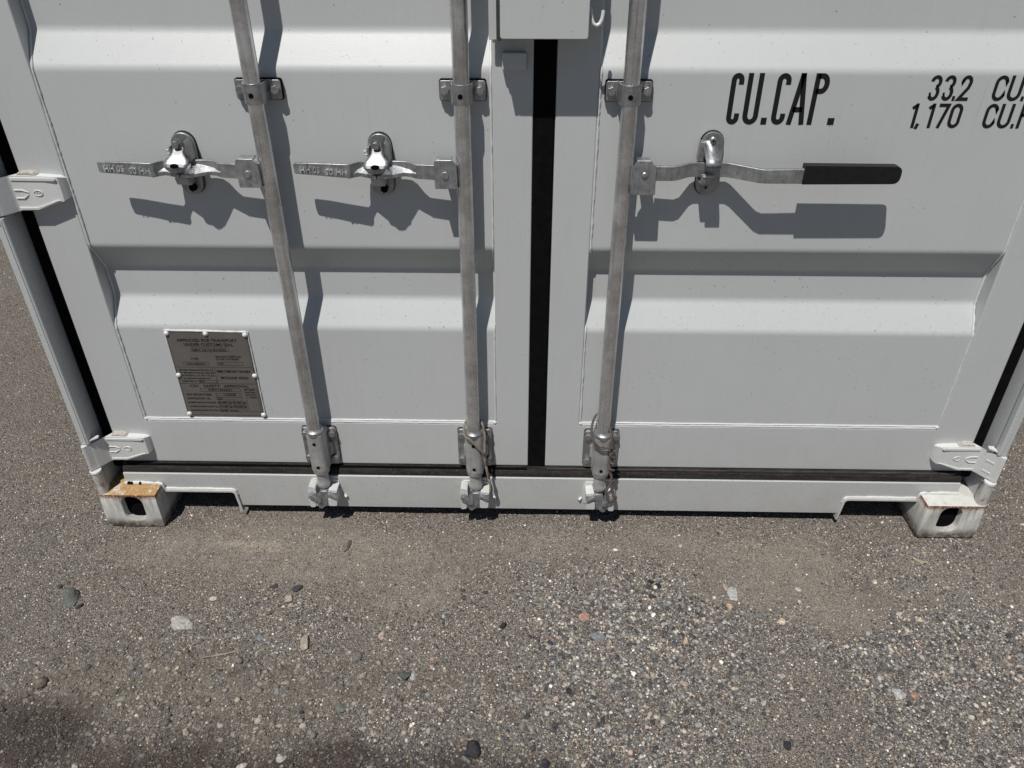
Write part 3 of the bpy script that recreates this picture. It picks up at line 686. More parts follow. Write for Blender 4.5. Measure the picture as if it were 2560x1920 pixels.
# lower bearing brackets
def bracket_parts():
    plate = MB().prism(rect(-.0465, .0465, .186, .309, .010, 5), 'y', -.0140, -.0045)
    lin = MB().prism(rect(-.0475, .0475, .1845, .3105, .010, 5), 'y', -.0045, .0)
    sec = fillet([(-.0245, -.012), (-.0245, -.048), (-.0165, -.064), (.0165, -.064), (.0245, -.048), (.0245, -.012)], [.001, .010, .010, .010, .010, .001], 5)
    sleeve = MB().prism(sec, 'z', .198, .316)
    gus = MB().prism([(.024, .225), (.034, .232), (.034, .262), (.024, .27)], 'y', -.026, -.0145).prism([(-.024, .225), (-.030, .232), (-.030, .262), (-.024, .27)], 'y', -.024, -.0145)
    col = MB().tube([(0, -.0425, .314), (0, -.0425, .3165), (0, -.0425, .326), (0, -.0425, .330)], [.0238, .0242, .0242, .0205], 28)
    pin = MB().tube([(0, -.0425, .2015), (0, -.0425, .187), (0, -.0425, .1835), (0, -.0425, .1825), (0, -.0425, .155), (0, -.0425, .149), (0, -.0425, .143), (0, -.0425, .134), (0, -.0425, .130)], [.0222, .0222, .0205, .0165, .0160, .0178, .0190, .0165, .012], 28)
    gap = MB().tube([(0, -.0425, .1995), (0, -.0425, .1975)], [.0205, .0205], 28)
    holes = [MB().cyl(-.001, z, .0046, -.0652, -.0635, 14) for z in (.2915, .2125)]
    bolts = [MB().hexa(x, z, .0095, -.0235, -.0140, .2+x*40) for x in (-.036, .036) for z in (.2925, .2115)]
    return plate, lin, sleeve.join(gus), col, pin, holes, bolts
pl, ln_, sl, co_, pn, hs, bo = bracket_parts()
mm = dict(p=pl.mesh("bearing_bracket", M_zinc), l=ln_.mesh("liner", M_rubber), s=sl.mesh("sleeve", M_rod_low), c=co_.mesh("collar", M_zinc_c), n=pn.mesh("rod_end", M_rod_low))
mh = [h.mesh("pin_hole", M_hole_shade) for h in hs]; mbo = [b.mesh("bolt", M_zinc) for b in bo]
def cam_parts(flip):
    k = -1 if flip else 1
    keeper = MB()
    keeper.prism(fillet([(-.040, .062), (.037, .064), (.041, .100), (.036, .138), (-.036, .142), (-.045, .118), (-.043, .085)], .006, 3), 'y', -.026, -.0205)
    P = lambda pts: [(k*a, b) for a, b in pts]
    keeper.prism(fillet(P([(-.046, .118), (-.022, .112), (-.022, .134), (-.040, .142)]), .004, 3), 'y', -.058, -.0255)
    keeper.prism(fillet(P([(-.042, .070), (-.026, .072), (-.024, .098), (-.042, .104)]), .006, 3), 'y', -.066, -.0258)
    keeper.prism(fillet(P([(.010, .078), (.034, .078), (.036, .104), (.012, .106)]), .006, 3), 'y', -.068, -.0257)
    keeper.prism(fillet(P([(.013, .120), (.036, .118), (.038, .128), (.014, .131)]), .003, 3), 'y', -.060, -.0259)
    camh = MB()
    camh.prism(fillet(P([(-.042, .112), (-.014, .092), (-.006, .098), (-.008, .104), (-.034, .124)]), .003, 3), 'y', -.074, -.030)
    camh.prism(fillet(P([(-.010, .128), (.012, .130), (.018, .112), (.006, .080), (-.012, .062), (-.022, .070), (-.010, .088)]), .005, 3), 'y', -.064, -.0262)
    camh.prism(fillet(P([(.010, .118), (.032, .104), (.038, .110), (.018, .126)]), .003, 3), 'y', -.072, -.0262)
    stub = MB().tube([(k*.045, -.022, .082), (k*.053, -.030, .078)], .0040, 10)
    return keeper, camh, stub
for i, x in enumerate(RX):
    o = link("bearing_bracket", mm['p'], box, (x+.0015, Yo, 0), .0015)
    link("liner", mm['l'], o); link("sleeve", mm['s'], o, bevel=.002); link("collar", mm['c'], o); link("rod_end", mm['n'], o)
    for h in mh: link("pin_hole", h, o)
    for b in mbo: link("bolt", b, o, bevel=.001)
    kp, ca, stb = cam_parts(i == 2)
    k = link("cam_keeper", kp.mesh("cam_keeper", M_white), box, (x+.002, Yo, 0), .003)
    link("cam", ca.mesh("cam", M_zinc_c), k, bevel=.0025); link("stub", stb.mesh("stub", M_white), k)

# --- text
def text_mb(s, x0, x1, z0, h, y, ext=.0, fit=True, up=1, bold=0.0):
    cu = bpy.data.curves.new("t", 'FONT'); cu.body = s; cu.size = 1.0; cu.offset = bold; cu.resolution_u = 3
    o = bpy.data.objects.new("t", cu); COL.objects.link(o)
    dg = bpy.context.evaluated_depsgraph_get(); dg.update(); m = bpy.data.meshes.new_from_object(o.evaluated_get(dg)); bpy.data.objects.remove(o)
    v = np.array([q.co[:] for q in m.vertices]); a, b = v[:, 0].min(), v[:, 0].max(); cap = .715
    mb = MB(); X = (v[:, 0]-a)/(b-a); Z = v[:, 1]/cap
    if up < 0: X = 1-X; Z = 1-Z
    vs = [(x0+(x1-x0)*p, y, z0+h*q) for p, q in zip(X, Z)]; fs = [tuple(p.vertices) for p in m.polygons]
    if up < 0: pass
    if ext == 0: return mb.add(vs, fs)
    n = len(vs); mb.add(vs+[(a_, b_+ext, c_) for a_, b_, c_ in vs], fs+[tuple(n+i for i in f)[::-1] for f in fs])
    from collections import Counter
    ec = Counter(); 
    for f in fs:
        for i in range(len(f)): ec[tuple(sorted((f[i], f[(i+1) % len(f)])))] += 1
    mb.f += [(a_, b_, n+b_, n+a_) for (a_, b_), c in ec.items() if c == 1]
    return mb

# --- handles on the left leaf (one cast pattern, used twice)
def arm_mb(path, t=.0085):
    """flat bar running along x: path = (x, y_front, z_low, z_high)"""
    vs = []
    for x, y, a, b in path: vs += [(x, y, a), (x, y, b), (x, y+t, b), (x, y+t, a)]
    n = len(path); fs = [(i*4+k, i*4+(k+1)%4, (i+1)*4+(k+1)%4, (i+1)*4+k) for i in range(n-1) for k in range(4)]+[(0,1,2,3), ((n-1)*4+3, (n-1)*4+2, (n-1)*4+1, (n-1)*4)]
    return MB().add(vs, fs)
# coordinates relative to rod 1
ax = RX[0]
hp = [(.2640, .0265, 1.0150, 1.0340), (.2680, .0260, 1.0125, 1.0362), (.300, .0240, 1.0110, 1.0365), (.345, .0200, 1.0085, 1.0365), (.3800, .0175, 1.0065, 1.0362), (.386, .0200, 1.0062, 1.0360),
      (.393, .0320, 1.0050, 1.0350), (.400, .0420, 1.0045, 1.0345), (.410, .0470, 1.0040, 1.0345), (.482, .0480, 1.0040, 1.0345), (.496, .0470, 1.0040, 1.0345), (.506, .0430, 1.0038, 1.0345), (.517, .0340, 1.0030, 1.0335), (.526, .0295, 1.0020, 1.0330), (.572, .027, 1.0000, 1.0325)]
arm = arm_mb([(x-ax, y-Yo, a, b) for x, y, a, b in hp])
def wingp(st):      # stations (x, y_front, y_back): wedge whose top slopes down to a blunt front edge
    mb = MB(); vs = []
    for x, yf, yb in st:
        k = min(1.0, (yb-yf)/.03); vs += [(x-ax, yf-Yo, 1.0050), (x-ax, yf-Yo, 1.0140-.001*k), (x-ax, yb-Yo, 1.0175+.0110*k), (x-ax, yb-Yo, 1.0042)]
    n = len(st); mb.add(vs, [(i*4+k, i*4+(k+1) % 4, (i+1)*4+(k+1) % 4, (i+1)*4+k) for i in range(n-1) for k in range(4)]+[(0, 1, 2, 3), ((n-1)*4+3, (n-1)*4+2, (n-1)*4+1, (n-1)*4)])
    return mb
wingA = wingp([(.380, .0170, .0215), (.391, .0275, .034), (.402, .0340, .046), (.418, .0260, .050), (.441, .0125, .051)])
wingB = wingp([(.4425, .0125, .051), (.460, .0170, .0510), (.480, .0270, .051), (.498, .0370, .0500), (.524, .0290, .0350)])
hub = MB().prism([(.5655-ax, 1.0445), (.5685-ax, 1.0465), (.6015-ax, 1.0470), (.6115-ax, 1.0380), (.6125-ax, .9850), (.5640-ax, .9850), (.5635-ax, 1.0350)], 'y', .0160-Yo, .0200-Yo)
hub.prism([(.5685-ax, 1.0425), (.6015-ax, 1.0425), (.6015-ax, 1.0465), (.5685-ax, 1.0465)], 'y', .0200-Yo, .0480-Yo).prism([(.5640-ax, .9855), (.6120-ax, .9855), (.6120-ax, .9895), (.5640-ax, .9895)], 'y', .020-Yo, .045-Yo).box(.603-ax, .6125-ax, .0205-Yo, .052-Yo, .990, 1.036)
riv = MB().cyl(.5865-ax, 1.0145, .0080, .0130-Yo, .0161-Yo, 20)
lt = text_mb("HH 05", .2790-ax, .3215-ax, 1.0165, .0125, .0212-Yo, .003, bold=.01)
lt2 = text_mb("HH 05", .3330-ax, .3790-ax, 1.0130, .0125, .0172-Yo, .003, up=-1, bold=.01)
m_arm = arm.mesh("handle", M_zinc_c); m_wing = wingA.mesh("wing", M_zinc_c); m_wing2 = wingB.mesh("wing", M_zinc_c); m_hub = hub.mesh("hub", M_zinc_c); m_riv = riv.mesh("rivet", M_zinc_c)
m_lt = lt.join(lt2).mesh("lettering", M_zinc_b)
for i in (0, 1):
    o = link("handle", m_arm, box, (RX[i] + (-.0015 if i else 0), Yo, 0), .0012, label=("cast zinc handle lettered HH 05 on the outer left lock rod", "cast zinc handle lettered HH 05 on the inner left lock rod")[i])
    link("wing", m_wing, o, bevel=.0015); link("wing", m_wing2, o, bevel=.0015); link("hub", m_hub, o, bevel=.0014); link("rivet", m_riv, o, bevel=.0012); link("lettering", m_lt, o)
# handle retainers of the cast pattern
cx = .4400
base = MB().prism(stadium(cx, 1.0195, .050, .135), 'y', .0655, Yo-.0005)
bkr = MB().prism(stadium(cx, 1.0195, .052, .138), 'y', .0755, Yo)
wallr = MB().prism([(.4560, 1.078), (.463, 1.068), (.4645, 1.035), (.456, 1.030)], 'y', .036, .0655).prism([(.4165, 1.062), (.4220, 1.066), (.4220, 1.034), (.4165, 1.038)], 'y', .046, .0655)
seat = MB().prism(fillet([(.421, 1.0010), (.452, 1.0000), (.450, .9850), (.424, .9860)], .002, 2), 'y', .030, .0655).prism([(.424, .9865), (.451, .9865), (.448, .9790), (.428, .9790)], 'y', .048, .0655)
catch = MB()
outer = [(-.0125, .000), (-.0135, -.018), (-.0135, -.030), (-.0290, -.044), (-.0320, -.055), (-.0180, -.076), (-.0095, -.083), (.0095, -.083), (.0180, -.076), (.0320, -.053), (.0300, -.043), (.0150, -.029), (.0140, -.015), (.0125, .000), (.009, .009), (0, .0125), (-.009, .009)]
def catch_y(dz):   # profile of the catch: flat by the bolt, sweeping out over the handle, nose turned down
    pts = [(.0125, .0440), (-.012, .0440), (-.020, .0410), (-.034, .0270), (-.050, .0135), (-.060, .0095), (-.072, .0110), (-.083, .0180)]
    for (a, ya), (b, yb) in zip(pts[:-1], pts[1:]):
        if dz <= a and dz >= b: return ya+(yb-ya)*((a-dz)/(a-b))
    return pts[-1][1]
def z_world(dz): return 1.0715+dz*.60 if dz > -.02 else 1.0715-.012-(-dz-.02)*.72
vs = []; rows = [.0125, .004, -.012, -.020, -.027, -.034, -.043, -.052, -.060, -.069, -.076, -.083]
def halfw(dz):
    L = []
    for (xa, za), (xb, zb) in zip(outer, outer[1:]+outer[:1]):
        if (za-dz)*(zb-dz) <= 0 and abs(za-zb) > 1e-9: L.append(xa+(xb-xa)*(dz-za)/(zb-za))
    return (min(L), max(L)) if L else (-.001, .001)
Nc = 7
for dz in rows:
    a, b = halfw(min(.0122, max(-.0828, dz)))
    for k in range(Nc):
        u = k/(Nc-1); x = a+(b-a)*u; bul = .0015*(1-(2*u-1)**2)*(1 if dz < -.045 else 0)
        vs.append((cx-.0015+x*.86, catch_y(dz)-bul, z_world(dz)))
nr = len(rows); fs = [(i*Nc+k, i*Nc+k+1, (i+1)*Nc+k+1, (i+1)*Nc+k) for i in range(nr-1) for k in range(Nc-1)]
catch.add(vs, fs); 
nb = MB().hexa(cx-.002, 1.0700, .0082, .0335, .0440, .1); nb2 = MB().hexa(cx+.004, .9700, .0085, .054, .0655, .35)
wsh = MB().cyl(cx-.002, 1.0700, .0115, .0425, .0442, 20)
chole = MB().prism([(cx-.001+.0092*math.cos(a), 1.0345+.0048*math.sin(a)) for a in [k*math.pi/8 for k in range(16)]], 'y', .0030, .0060)
tab = MB().box(.4085, .4150, .048, .056, 1.052, 1.056).box(.4125, .4175, .044, .062, 1.046, 1.050)
mats = dict(); shift = lambda m: xf(m, t=(-cx, -Yo, 0))
RM = dict(base=shift(base).mesh("handle_retainer", M_zinc), back=shift(bkr).mesh("backing", M_rubber), wall=shift(wallr).mesh("cheek", M_zinc), seat=shift(seat).mesh("seat", M_rod_low), catch=shift(catch).mesh("catch", M_catch, 16), bolt=shift(nb).mesh("bolt", M_zinc), bolt2=shift(nb2).mesh("bolt", M_rubber), wsh=shift(wsh).mesh("washer", M_zinc), hole=shift(chole).mesh("seal_hole", M_hole_shade), tab=shift(tab).mesh("tab", M_zinc_b))
for i, rx in enumerate((.4400, .8625)):
    o = link("handle_retainer", RM['base'], box, (rx, Yo, 0), .002, label=("cast retainer holding the outermost left handle", "cast retainer holding the handle of the middle lock rod")[i])
    link("backing", RM['back'], o); link("cheek", RM['wall'], o, bevel=.002); link("seat", RM['seat'], o, bevel=.0015)
    c = link("catch", RM['catch'], o); s = c.modifiers.new("s", 'SOLIDIFY'); s.thickness = .0045; s.offset = -1
    link("bolt", RM['bolt'], o, bevel=.0008); link("bolt", RM['bolt2'], o, bevel=.0008); link("washer", RM['wsh'], o); link("seal_hole", RM['hole'], o); link("tab", RM['tab'], o, bevel=.001)

# --- black gripped handle on the right leaf
gp = [(1.4430, .0290, 1.0010, 1.0325), (1.4850, .0275, 1.0018, 1.0325), (1.4980, .0295, 1.0025, 1.0335), (1.5230, .0425, 1.0050, 1.0355), (1.5330, .0450, 1.0052, 1.0360), (1.6020, .0450, 1.0052, 1.0360), (1.6130, .0420, 1.0048, 1.0350),
      (1.6650, .0165, 1.0025, 1.0320), (1.6780, .0140, 1.0020, 1.0315), (1.7600, .0140, 1.0020, 1.0335), (1.9000, .0140, 1.0040, 1.0340)]
# smooth the bends by resampling
hO = part("handle", arm_mb(gp, .0105), M_zinc_c, box, .0012, label="long zinc handle with a black vinyl grip on the right leaf")
gr = MB().prism(fillet([(1.7555, 1.0020), (1.9560, 1.0040), (1.9565, 1.0410), (1.7555, 1.0420)], [.001, .015, .015, .001], 6), 'y', .0100, .0305)
part("grip", gr, M_grip, hO, .0045)
hb = MB().prism([(1.4085, 1.0480), (1.4380, 1.0475), (1.4430, 1.0400), (1.4490, 1.0370), (1.4520, .9760), (1.4500, .9730), (1.3995, .9735), (1.4010, 1.0350)], 'y', .0185, .0225)
hb.box(1.4090, 1.4375, .0225, .045, 1.0435, 1.0475).box(1.4000, 1.4500, .0225, .045, .9735, .9775)
part("hub", hb, M_zinc_c, hO, .0014); part("rivet", MB().dome((1.4262, .0185, 1.0160), .0078, .0038, 18, 4), M_zinc, hO)
rb = part("handle_retainer", MB().prism(stadium(1.5705, 1.0255, .0485, .137), 'y', .0665, Yo-.0006), M_zinc, box, .0012, label="pressed steel retainer holding the black gripped handle")
part("backing", MB().prism(stadium(1.5705, 1.0250, .0510, .141), 'y', .0750, Yo), M_rubber, rb)
ct = MB(); cw = .0160; cxr = 1.5535
pr = [(.0545, 1.0800), (.0540, 1.0680), (.0300, 1.0560), (.0130, 1.0500), (.0085, 1.0440), (.0085, 1.0370)]

vs = []
for y, z in pr:
    ww = cw
    vs += [(cxr-ww+.011, y, z), (cxr+ww+.011, y, z)]
ct.add(vs, [(2*i, 2*i+1, 2*i+3, 2*i+2) for i in range(len(pr)-1)])
c = part("catch", ct, M_catch, rb, ang=4); s = c.modifiers.new("s", 'SOLIDIFY'); s.thickness = .003; s.offset = -1
part("catch_plate", MB().prism(stadium(1.5660, 1.0755, .033, .040), 'y', .0555, .0665), M_zinc, rb, 0, 20)
part("side_tab", MB().prism([(1.5420, 1.0780), (1.5510, 1.0780), (1.5510, 1.0380), (1.5390, 1.0380), (1.5390, 1.0450)], 'y', .0480, .0660), M_zinc, rb, .001)
part("seat", MB().prism(rect(1.5475, 1.5775, .9930, 1.0150, .002, 2), 'y', .0310, .0345).box(1.5475, 1.5775, .0345, .0665, .9930, .9960), M_zinc, rb, .0008)
part("seat", MB().box(1.5510, 1.5740, .0290, .0310, 1.0090, 1.0125), M_zinc_b, rb, .0005)
for x, z, y in ((1.5672, 1.0805, .0545), (1.5672, .9775, .0665)):
    part("washer", MB().cyl(x, z, .0112, y-.0012, y, 22), M_zinc, rb); part("screw", MB().dome((x, y-.0012, z), .0082, .0045, 20, 5), M_zinc, rb)
    part("slot", MB().box(x-.0045, x+.0045, y-.0061, y-.0040, z-.0009, z+.0009).join(MB().box(x-.0009, x+.0009, y-.0062, y-.0041, z-.0045, z+.0045)), M_hole_shade, rb)

# --- lock box over the centre seam, its backing plate, tab and hook
lb = MB().prism(rect(1.1246, 1.2920, 1.2835, 1.56, .006, 4), 'y', .0, .0035)
lb.box(1.2885, 1.2920, .0035, .073, 1.2900, 1.556).box(1.128, 1.2885, .0035, .045, 1.552, 1.556)
bx = part("lock_box", lb, M_paint, box, .0018, label="painted steel lock box over the centre seam")
part("side_plate", MB().box(1.1010, 1.1165, .0490, .0525, 1.2745, 1.56).box(1.113, 1.1165, .0525, .0740, 1.2745, 1.56), M_paint, bx, .001)
part("slot_shade_plate", MB().prism([(1.1196, .0020), (1.1262, .0020), (1.1262, .0738), (1.1168, .0738), (1.1168, .022), (1.1196, .022)], 'z', 1.2800, 1.552), M_underfloor_slot_shade, bx, .001)  # fills the slot against light leaks; dark colour stands in for its shade
part("strike_tab", MB().box(1.1260, 1.1755, .0560, .0735, 1.2160, 1.2500), M_paint, bx, .003)
hk = [(1.2925, .030, 1.3340), (1.2950, .024, 1.3320), (1.2962, .020, 1.325), (1.2975, .018, 1.316), (1.3015, .018, 1.3080), (1.3075, .0185, 1.3048), (1.3135, .020, 1.3080), (1.3175, .021, 1.3160), (1.3195, .0220, 1.3310)]
hk = [tuple(p) for p in hk]; bd = []
for a, b in zip(hk[:-1], hk[1:]):
    for k in range(3): bd.append(tuple(Vector(a).lerp(Vector(b), k/3)))
bd.append(hk[-1]); part("hook", MB().tube(bd, .0036, 12), M_white, bx)
part("weld_bead", bead(MB(), [(1.1075, .0740, 1.560), (1.1085, .0745, 1.27)], .0030, .006, .5, 7, 8), M_weld, bx)

# --- approval plate
dp = part("approval_plate", MB().prism([(.2795, .3395), (.4850, .3385), (.4850, .5935), (.2795, .5965)], 'y', .0748, .0765), M_plate, box, .0004, label="brown metal approval plate riveted to the left leaf")
TX = [("APPROVED FOR TRANSPORT", .3047, .4564, .5669, .0088), ("UNDER CUSTOMS SEAL", .3201, .4452, .5544, .0088), ("GB/C 33116 BV/2022", .3367, .425, .5400, .0067), ("TYPE", .3276, .347, .5129, .0065),
 ("MANUFACTURER'S NO.", .3927, .458, .5210, .0058), ("OF THE CONTAINER", .392, .4503, .5134, .0057), ("CK22-2052X/R1", .3133, .3615, .4992, .0055), ("CXIC", .3957, .4097, .5, .0055),
 ("Spinnaker Equipment Services, Inc.", .2890, .3784, .4807, .0055), ("101 Montgomery Street, Suite 520", .2890, .379, .4721, .0053), ("San Francisco, CA 94111/U.S.A.", .2900, .3787, .4636, .0053), ("www.spinnakerequipment.com", .2943, .3651, .4553, .0050),
 ("OWNER'S SERIAL NO.", .2900, .3295, .4459, .0050), ("SEIU", .334, .348, .4455, .0055), ("TIMBER COMPONENT TREATMENT", .385, .4749, .4756, .0073), ("IM/TAILILEUM  400/2025", .3934, .4649, .4560, .0075), ("CSC   SAFETY   APPROVAL", .3061, .4599, .4298, .0079),
 ("F/BV/16322/21", .353, .4142, .4184, .0065), ("DATE  MANUFACTURED", .2908, .3571, .4036, .0060), ("11/2020", .3897, .4215, .4042, .0060), ("IDENTIFICATION  NO.", .2907, .3519, .3911, .0060), ("CXIC", .3694, .3838, .3913, .0060),
 ("MAXIMUM OPERATING GROSS MASS", .29, .3637, .3786, .0051), ("30,480 kg", .3700, .4035, .3786, .0060), ("67,200 lbs", .4090, .4421, .3783, .0060), ("ALLOWABLE STACKING LOAD FOR 1.8g", .2903, .365, .3659, .0051), ("213,360 kg", .3700, .4035, .3658, .0060),
 ("470,380 lbs", .4080, .4421, .3658, .0060), ("TRANSVERSE RACKING TEST FORCE", .291, .3655, .3533, .0051), ("150,000  newtons", .3700, .4187, .3529, .0060), ("FIRST MAINTE-", .4475, .4739, .4201, .0045), ("NANCE EXAMI-", .4475, .474, .4124, .0045), ("NATION DATE", .4480, .4742, .4048, .0045), ("11/2020", .4500, .4752, .3965, .0050)]
tm = MB()
for s_, a, b, z, h in TX: tm.join(text_mb(s_, a, b, z, h, .0744, bold=.016))
def frame_lines(mb, a, b, w=.0006, y=.0744):
    (x0, z1), (x1, z0) = a, b
    for q in ((x0, x1, z1-w, z1), (x0, x1, z0, z0+w), (x0, x0+w, z0, z1), (x1-w, x1, z0, z1)): mb.add([(q[0], y, q[2]), (q[1], y, q[2]), (q[1], y, q[3]), (q[0], y, q[3])], [(0, 1, 2, 3)])
for a, b in [((.3338,.5503),(.4307,.5382)),((.306,.5075),(.3706,.4973)),((.3935,.5076),(.4585,.4977)),((.3321,.4518),(.3806,.4435)),((.331,.4262),(.4364,.4163)),((.369,.4112),(.4369,.4026)),((.3687,.3987),(.4363,.39)),((.369,.3852),(.4048,.3764)),((.4082,.3854),(.443,.3766)),((.3695,.3726),(.4047,.3637)),((.4073,.3727),(.4425,.3639)),((.3689,.3599),(.4421,.3517)),((.4466,.4262),(.4790,.3530)),((.2818,.4920),(.4822,.4408)),((.2818,.4920),(.3822,.4408)),((.2816,.5945),(.4830,.3405))]: frame_lines(tm, a, b)
part("lettering", tm, M_ink, dp)
for x, z in ((.2835, .5905), (.3815, .5905), (.4800, .5880), (.2845, .4665), (.4820, .4665), (.2845, .3440), (.4830, .3425)):
    part("rivet", MB().dome((x, .0750, z), .0068, .0055, 16, 4), M_white, dp)
part("paint_edge", bead(bead(bead(MB(), [(.2785, .0765, .5985), (.4850, .0765, .5955)], .0024, .005, .6, 7, 1), [(.4868, .0765, .5955), (.4868, .0765, .340)], .0017, .006, .4, 7, 2), [(.2782, .0765, .5985), (.2782, .0765, .5600)], .0016, .006, .4, 7, 3), M_white, dp)

# --- stencilled capacity lettering on the right leaf
def ribbon(mb, pts, wd, y, closed=False):
    P = [Vector(p) for p in pts]; n = len(P); L = []; R_ = []
    for i, p in enumerate(P):
        a = P[i-1] if (i or closed) else None; b = P[(i+1) % n] if (i < n-1 or closed) else None
        d1 = (p-a).normalized() if a is not None else (b-p).normalized(); d2 = (b-p).normalized() if b is not None else d1
        nn = Vector((-(d1+d2).y, (d1+d2).x))
        nn = nn.normalized() if nn.length > 1e-6 else Vector((-d1.y, d1.x)); k = max(.45, nn.dot(Vector((-d1.y, d1.x)))); nn = nn*(wd/2/k)
        L.append(p+nn); R_.append(p-nn)
    vs = [(q.x, y, q.y) for q in L]+[(q.x, y, q.y) for q in R_]; m = n if closed else n-1
    return mb.add(vs, [(i, (i+1) % n, n+(i+1) % n, n+i) for i in range(m)])
def arc(cx, cz, rx, rz, a0, a1, n=12): return [(cx+rx*math.cos(math.radians(a0+(a1-a0)*k/n)), cz+rz*math.sin(math.radians(a0+(a1-a0)*k/n))) for k in range(n+1)]
def glyph(mb, ch, x0, x1, z0, h, w_, y, sl=0.0):
    a = x0+w_/2; b = x1-w_/2; lo = z0+w_/2; hi = z0+h-w_/2; c = (a+b)/2; r = (b-a)/2; q = r*1.15
    up = arc(c, hi-q, r, q, 0, 180); dn = arc(c, lo+q, r, q, 180, 360); T = []
    if ch == 'C': T = [([(b, z0+h*.78)]+up+dn+[(b, z0+h*.22)], 0)]
    elif ch == 'U': T = [([(a, z0+h)]+dn+[(b, z0+h)], 0)]
    elif ch == '0': T = [(up+dn[:-1], 1)]
    elif ch == 'A': T = [([(a, z0), (c, z0+h)], 0), ([(b, z0), (c, z0+h)], 0), ([(a+(c-a)*.27, z0+h*.30), (b-(b-c)*.27, z0+h*.30)], 0)]
    elif ch == 'P': T = [([(a, z0), (a, z0+h)], 0), ([(a, hi)]+arc(b-r, hi-r*1.5, r, r*1.5, 90, -90)+[(a, hi-r*3.0)], 0)]
    elif ch == 'F': T = [([(a, z0), (a, z0+h)], 0), ([(a, hi), (x1, hi)], 0), ([(a, z0+h*.55), (x1-.15*(x1-x0), z0+h*.55)], 0)]
    elif ch == 'T': T = [([(c, z0), (c, z0+h)], 0), ([(x0, hi), (x1, hi)], 0)]
    elif ch == 'M': T = [([(a, z0), (a, z0+h)], 0), ([(b, z0), (b, z0+h)], 0), ([(a, z0+h), (c, z0+h*.3), (b, z0+h)], 0)]
    elif ch == '1': T = [([(b, z0), (b, z0+h)], 0), ([(b, hi), (x0, z0+h*.80)], 0)]
    elif ch == '7': T = [([(x0, hi), (b, hi), (a+(c-a)*.6, z0)], 0)]
    elif ch == '2': T = [([(a, z0+h*.74)]+arc(c, hi-r*1.3, r, r*1.3, 180, 0, 12)+[(b-.12*(b-a), z0+h*.52), (a, lo), (x1, lo)], 0)]
    elif ch == '3': m_ = z0+h*.54; T = [([(a, z0+h*.76)]+arc(c, (hi+m_)/2, r, (hi-m_)/2, 165, -75, 14), 0), (arc(c, (lo+m_)/2, r, (m_-lo)/2, 75, -165, 14)+[(a, z0+h*.24)], 0)]
    elif ch == '.': T = [([(c, z0), (c, z0+w_*1.35)], 0)]
    elif ch == ',': T = [([(c+.001, z0+w_*1.3), (c-.002, z0-w_*.3)], 0)]
    for pts, cl in T:
        ribbon(mb, [(p[0]+sl*(p[1]-z0), p[1]) for p in pts], w_ if ch != '.' else (x1-x0), y, bool(cl))
LETS = [MB() for _ in range(5)]; yL = Yo-.0006
for ch, a, b in (('C', 1.5930, 1.6190), ('U', 1.6262, 1.6585), ('.', 1.6660, 1.6780), ('C', 1.6862, 1.7145), ('A', 1.7190, 1.7560), ('P', 1.7622, 1.7925), ('.', 1.8045, 1.8185)): glyph(LETS[0], ch, a, b, 1.1072, .1022, .0104, yL, .0)
for ch, a, b in (('3', 1.9955, 2.0185), ('3', 2.0235, 2.0465), ('.', 2.0475, 2.0535), ('2', 2.0570, 2.0800), ('C', 2.1260, 2.1525), ('U', 2.1560, 2.1840), ('.', 2.1870, 2.1930), ('M', 2.1980, 2.228), ('.', 2.232, 2.238)): glyph(LETS[1 if a < 2.1 else 3], ch, a, b, 1.1570, .0498, .0068, yL, .0)
for ch, a, b in (('1', 1.9740, 1.9860), (',', 1.9890, 1.9950), ('1', 2.0080, 2.0200), ('7', 2.0270, 2.0500), ('0', 2.0530, 2.0780), ('C', 2.1250, 2.1510), ('U', 2.1550, 2.1820), ('.', 2.1860, 2.1920), ('F', 2.1970, 2.2160), ('T', 2.220, 2.240), ('.', 2.244, 2.250)): glyph(LETS[2 if a < 2.1 else 4], ch, a, b, 1.1020, .0495, .0068, yL, .0)
for mb_, lb_ in zip(LETS, ("tall black lettering CU.CAP.", "black number 33.2", "black number 1,170", "black lettering CU.M.", "black lettering CU.FT.")): part("lettering", mb_, M_ink, doorR, label=lb_)

# ------------------------------------------------------------------ ropes
def rope(name, path, r, mat, seed, label, tail=()):
    P = [Vector(p) for p in path]; dense = []
    for i in range(len(P)-1):       # Catmull-Rom
        p0 = P[max(i-1, 0)]; p1 = P[i]; p2 = P[i+1]; p3 = P[min(i+2, len(P)-1)]; k = max(2, int((p2-p1).length/.0014))
        for j in range(k):
            t = j/k; dense.append(.5*((2*p1)+(p2-p0)*t+(2*p0-5*p1+4*p2-p3)*t*t+(3*p1-p0-3*p2+p3)*t**3))
    dense.append(P[-1]); mb = MB(); L = 0; up = Vector((0, -1, .2)); fr = []
    for i, p in enumerate(dense):
        t = (dense[min(i+1, len(dense)-1)]-dense[max(i-1, 0)]).normalized(); a = t.cross(up).normalized(); b = a.cross(t).normalized(); up = b
        if i: L += (p-dense[i-1]).length
        fr.append((p, a, b, L))
    for s in range(3):
        mb.tube([p+(a*math.cos(2*math.pi*s/3+l/.0125*2*math.pi)+b*math.sin(2*math.pi*s/3+l/.0125*2*math.pi))*r*.52 for p, a, b, l in fr], r*.56, 6)
    return mb
r2 = empty("rope", (RX[1], 0, .30)); r2['label'] = "pale twisted rope looped round the foot of the middle lock rod"; r2['category'] = "rope"; r2['group'] = "ropes tied to the lock rods"
def rel(mb, o): return xf(mb, t=(-o.location.x, -o.location.y, -o.location.z))
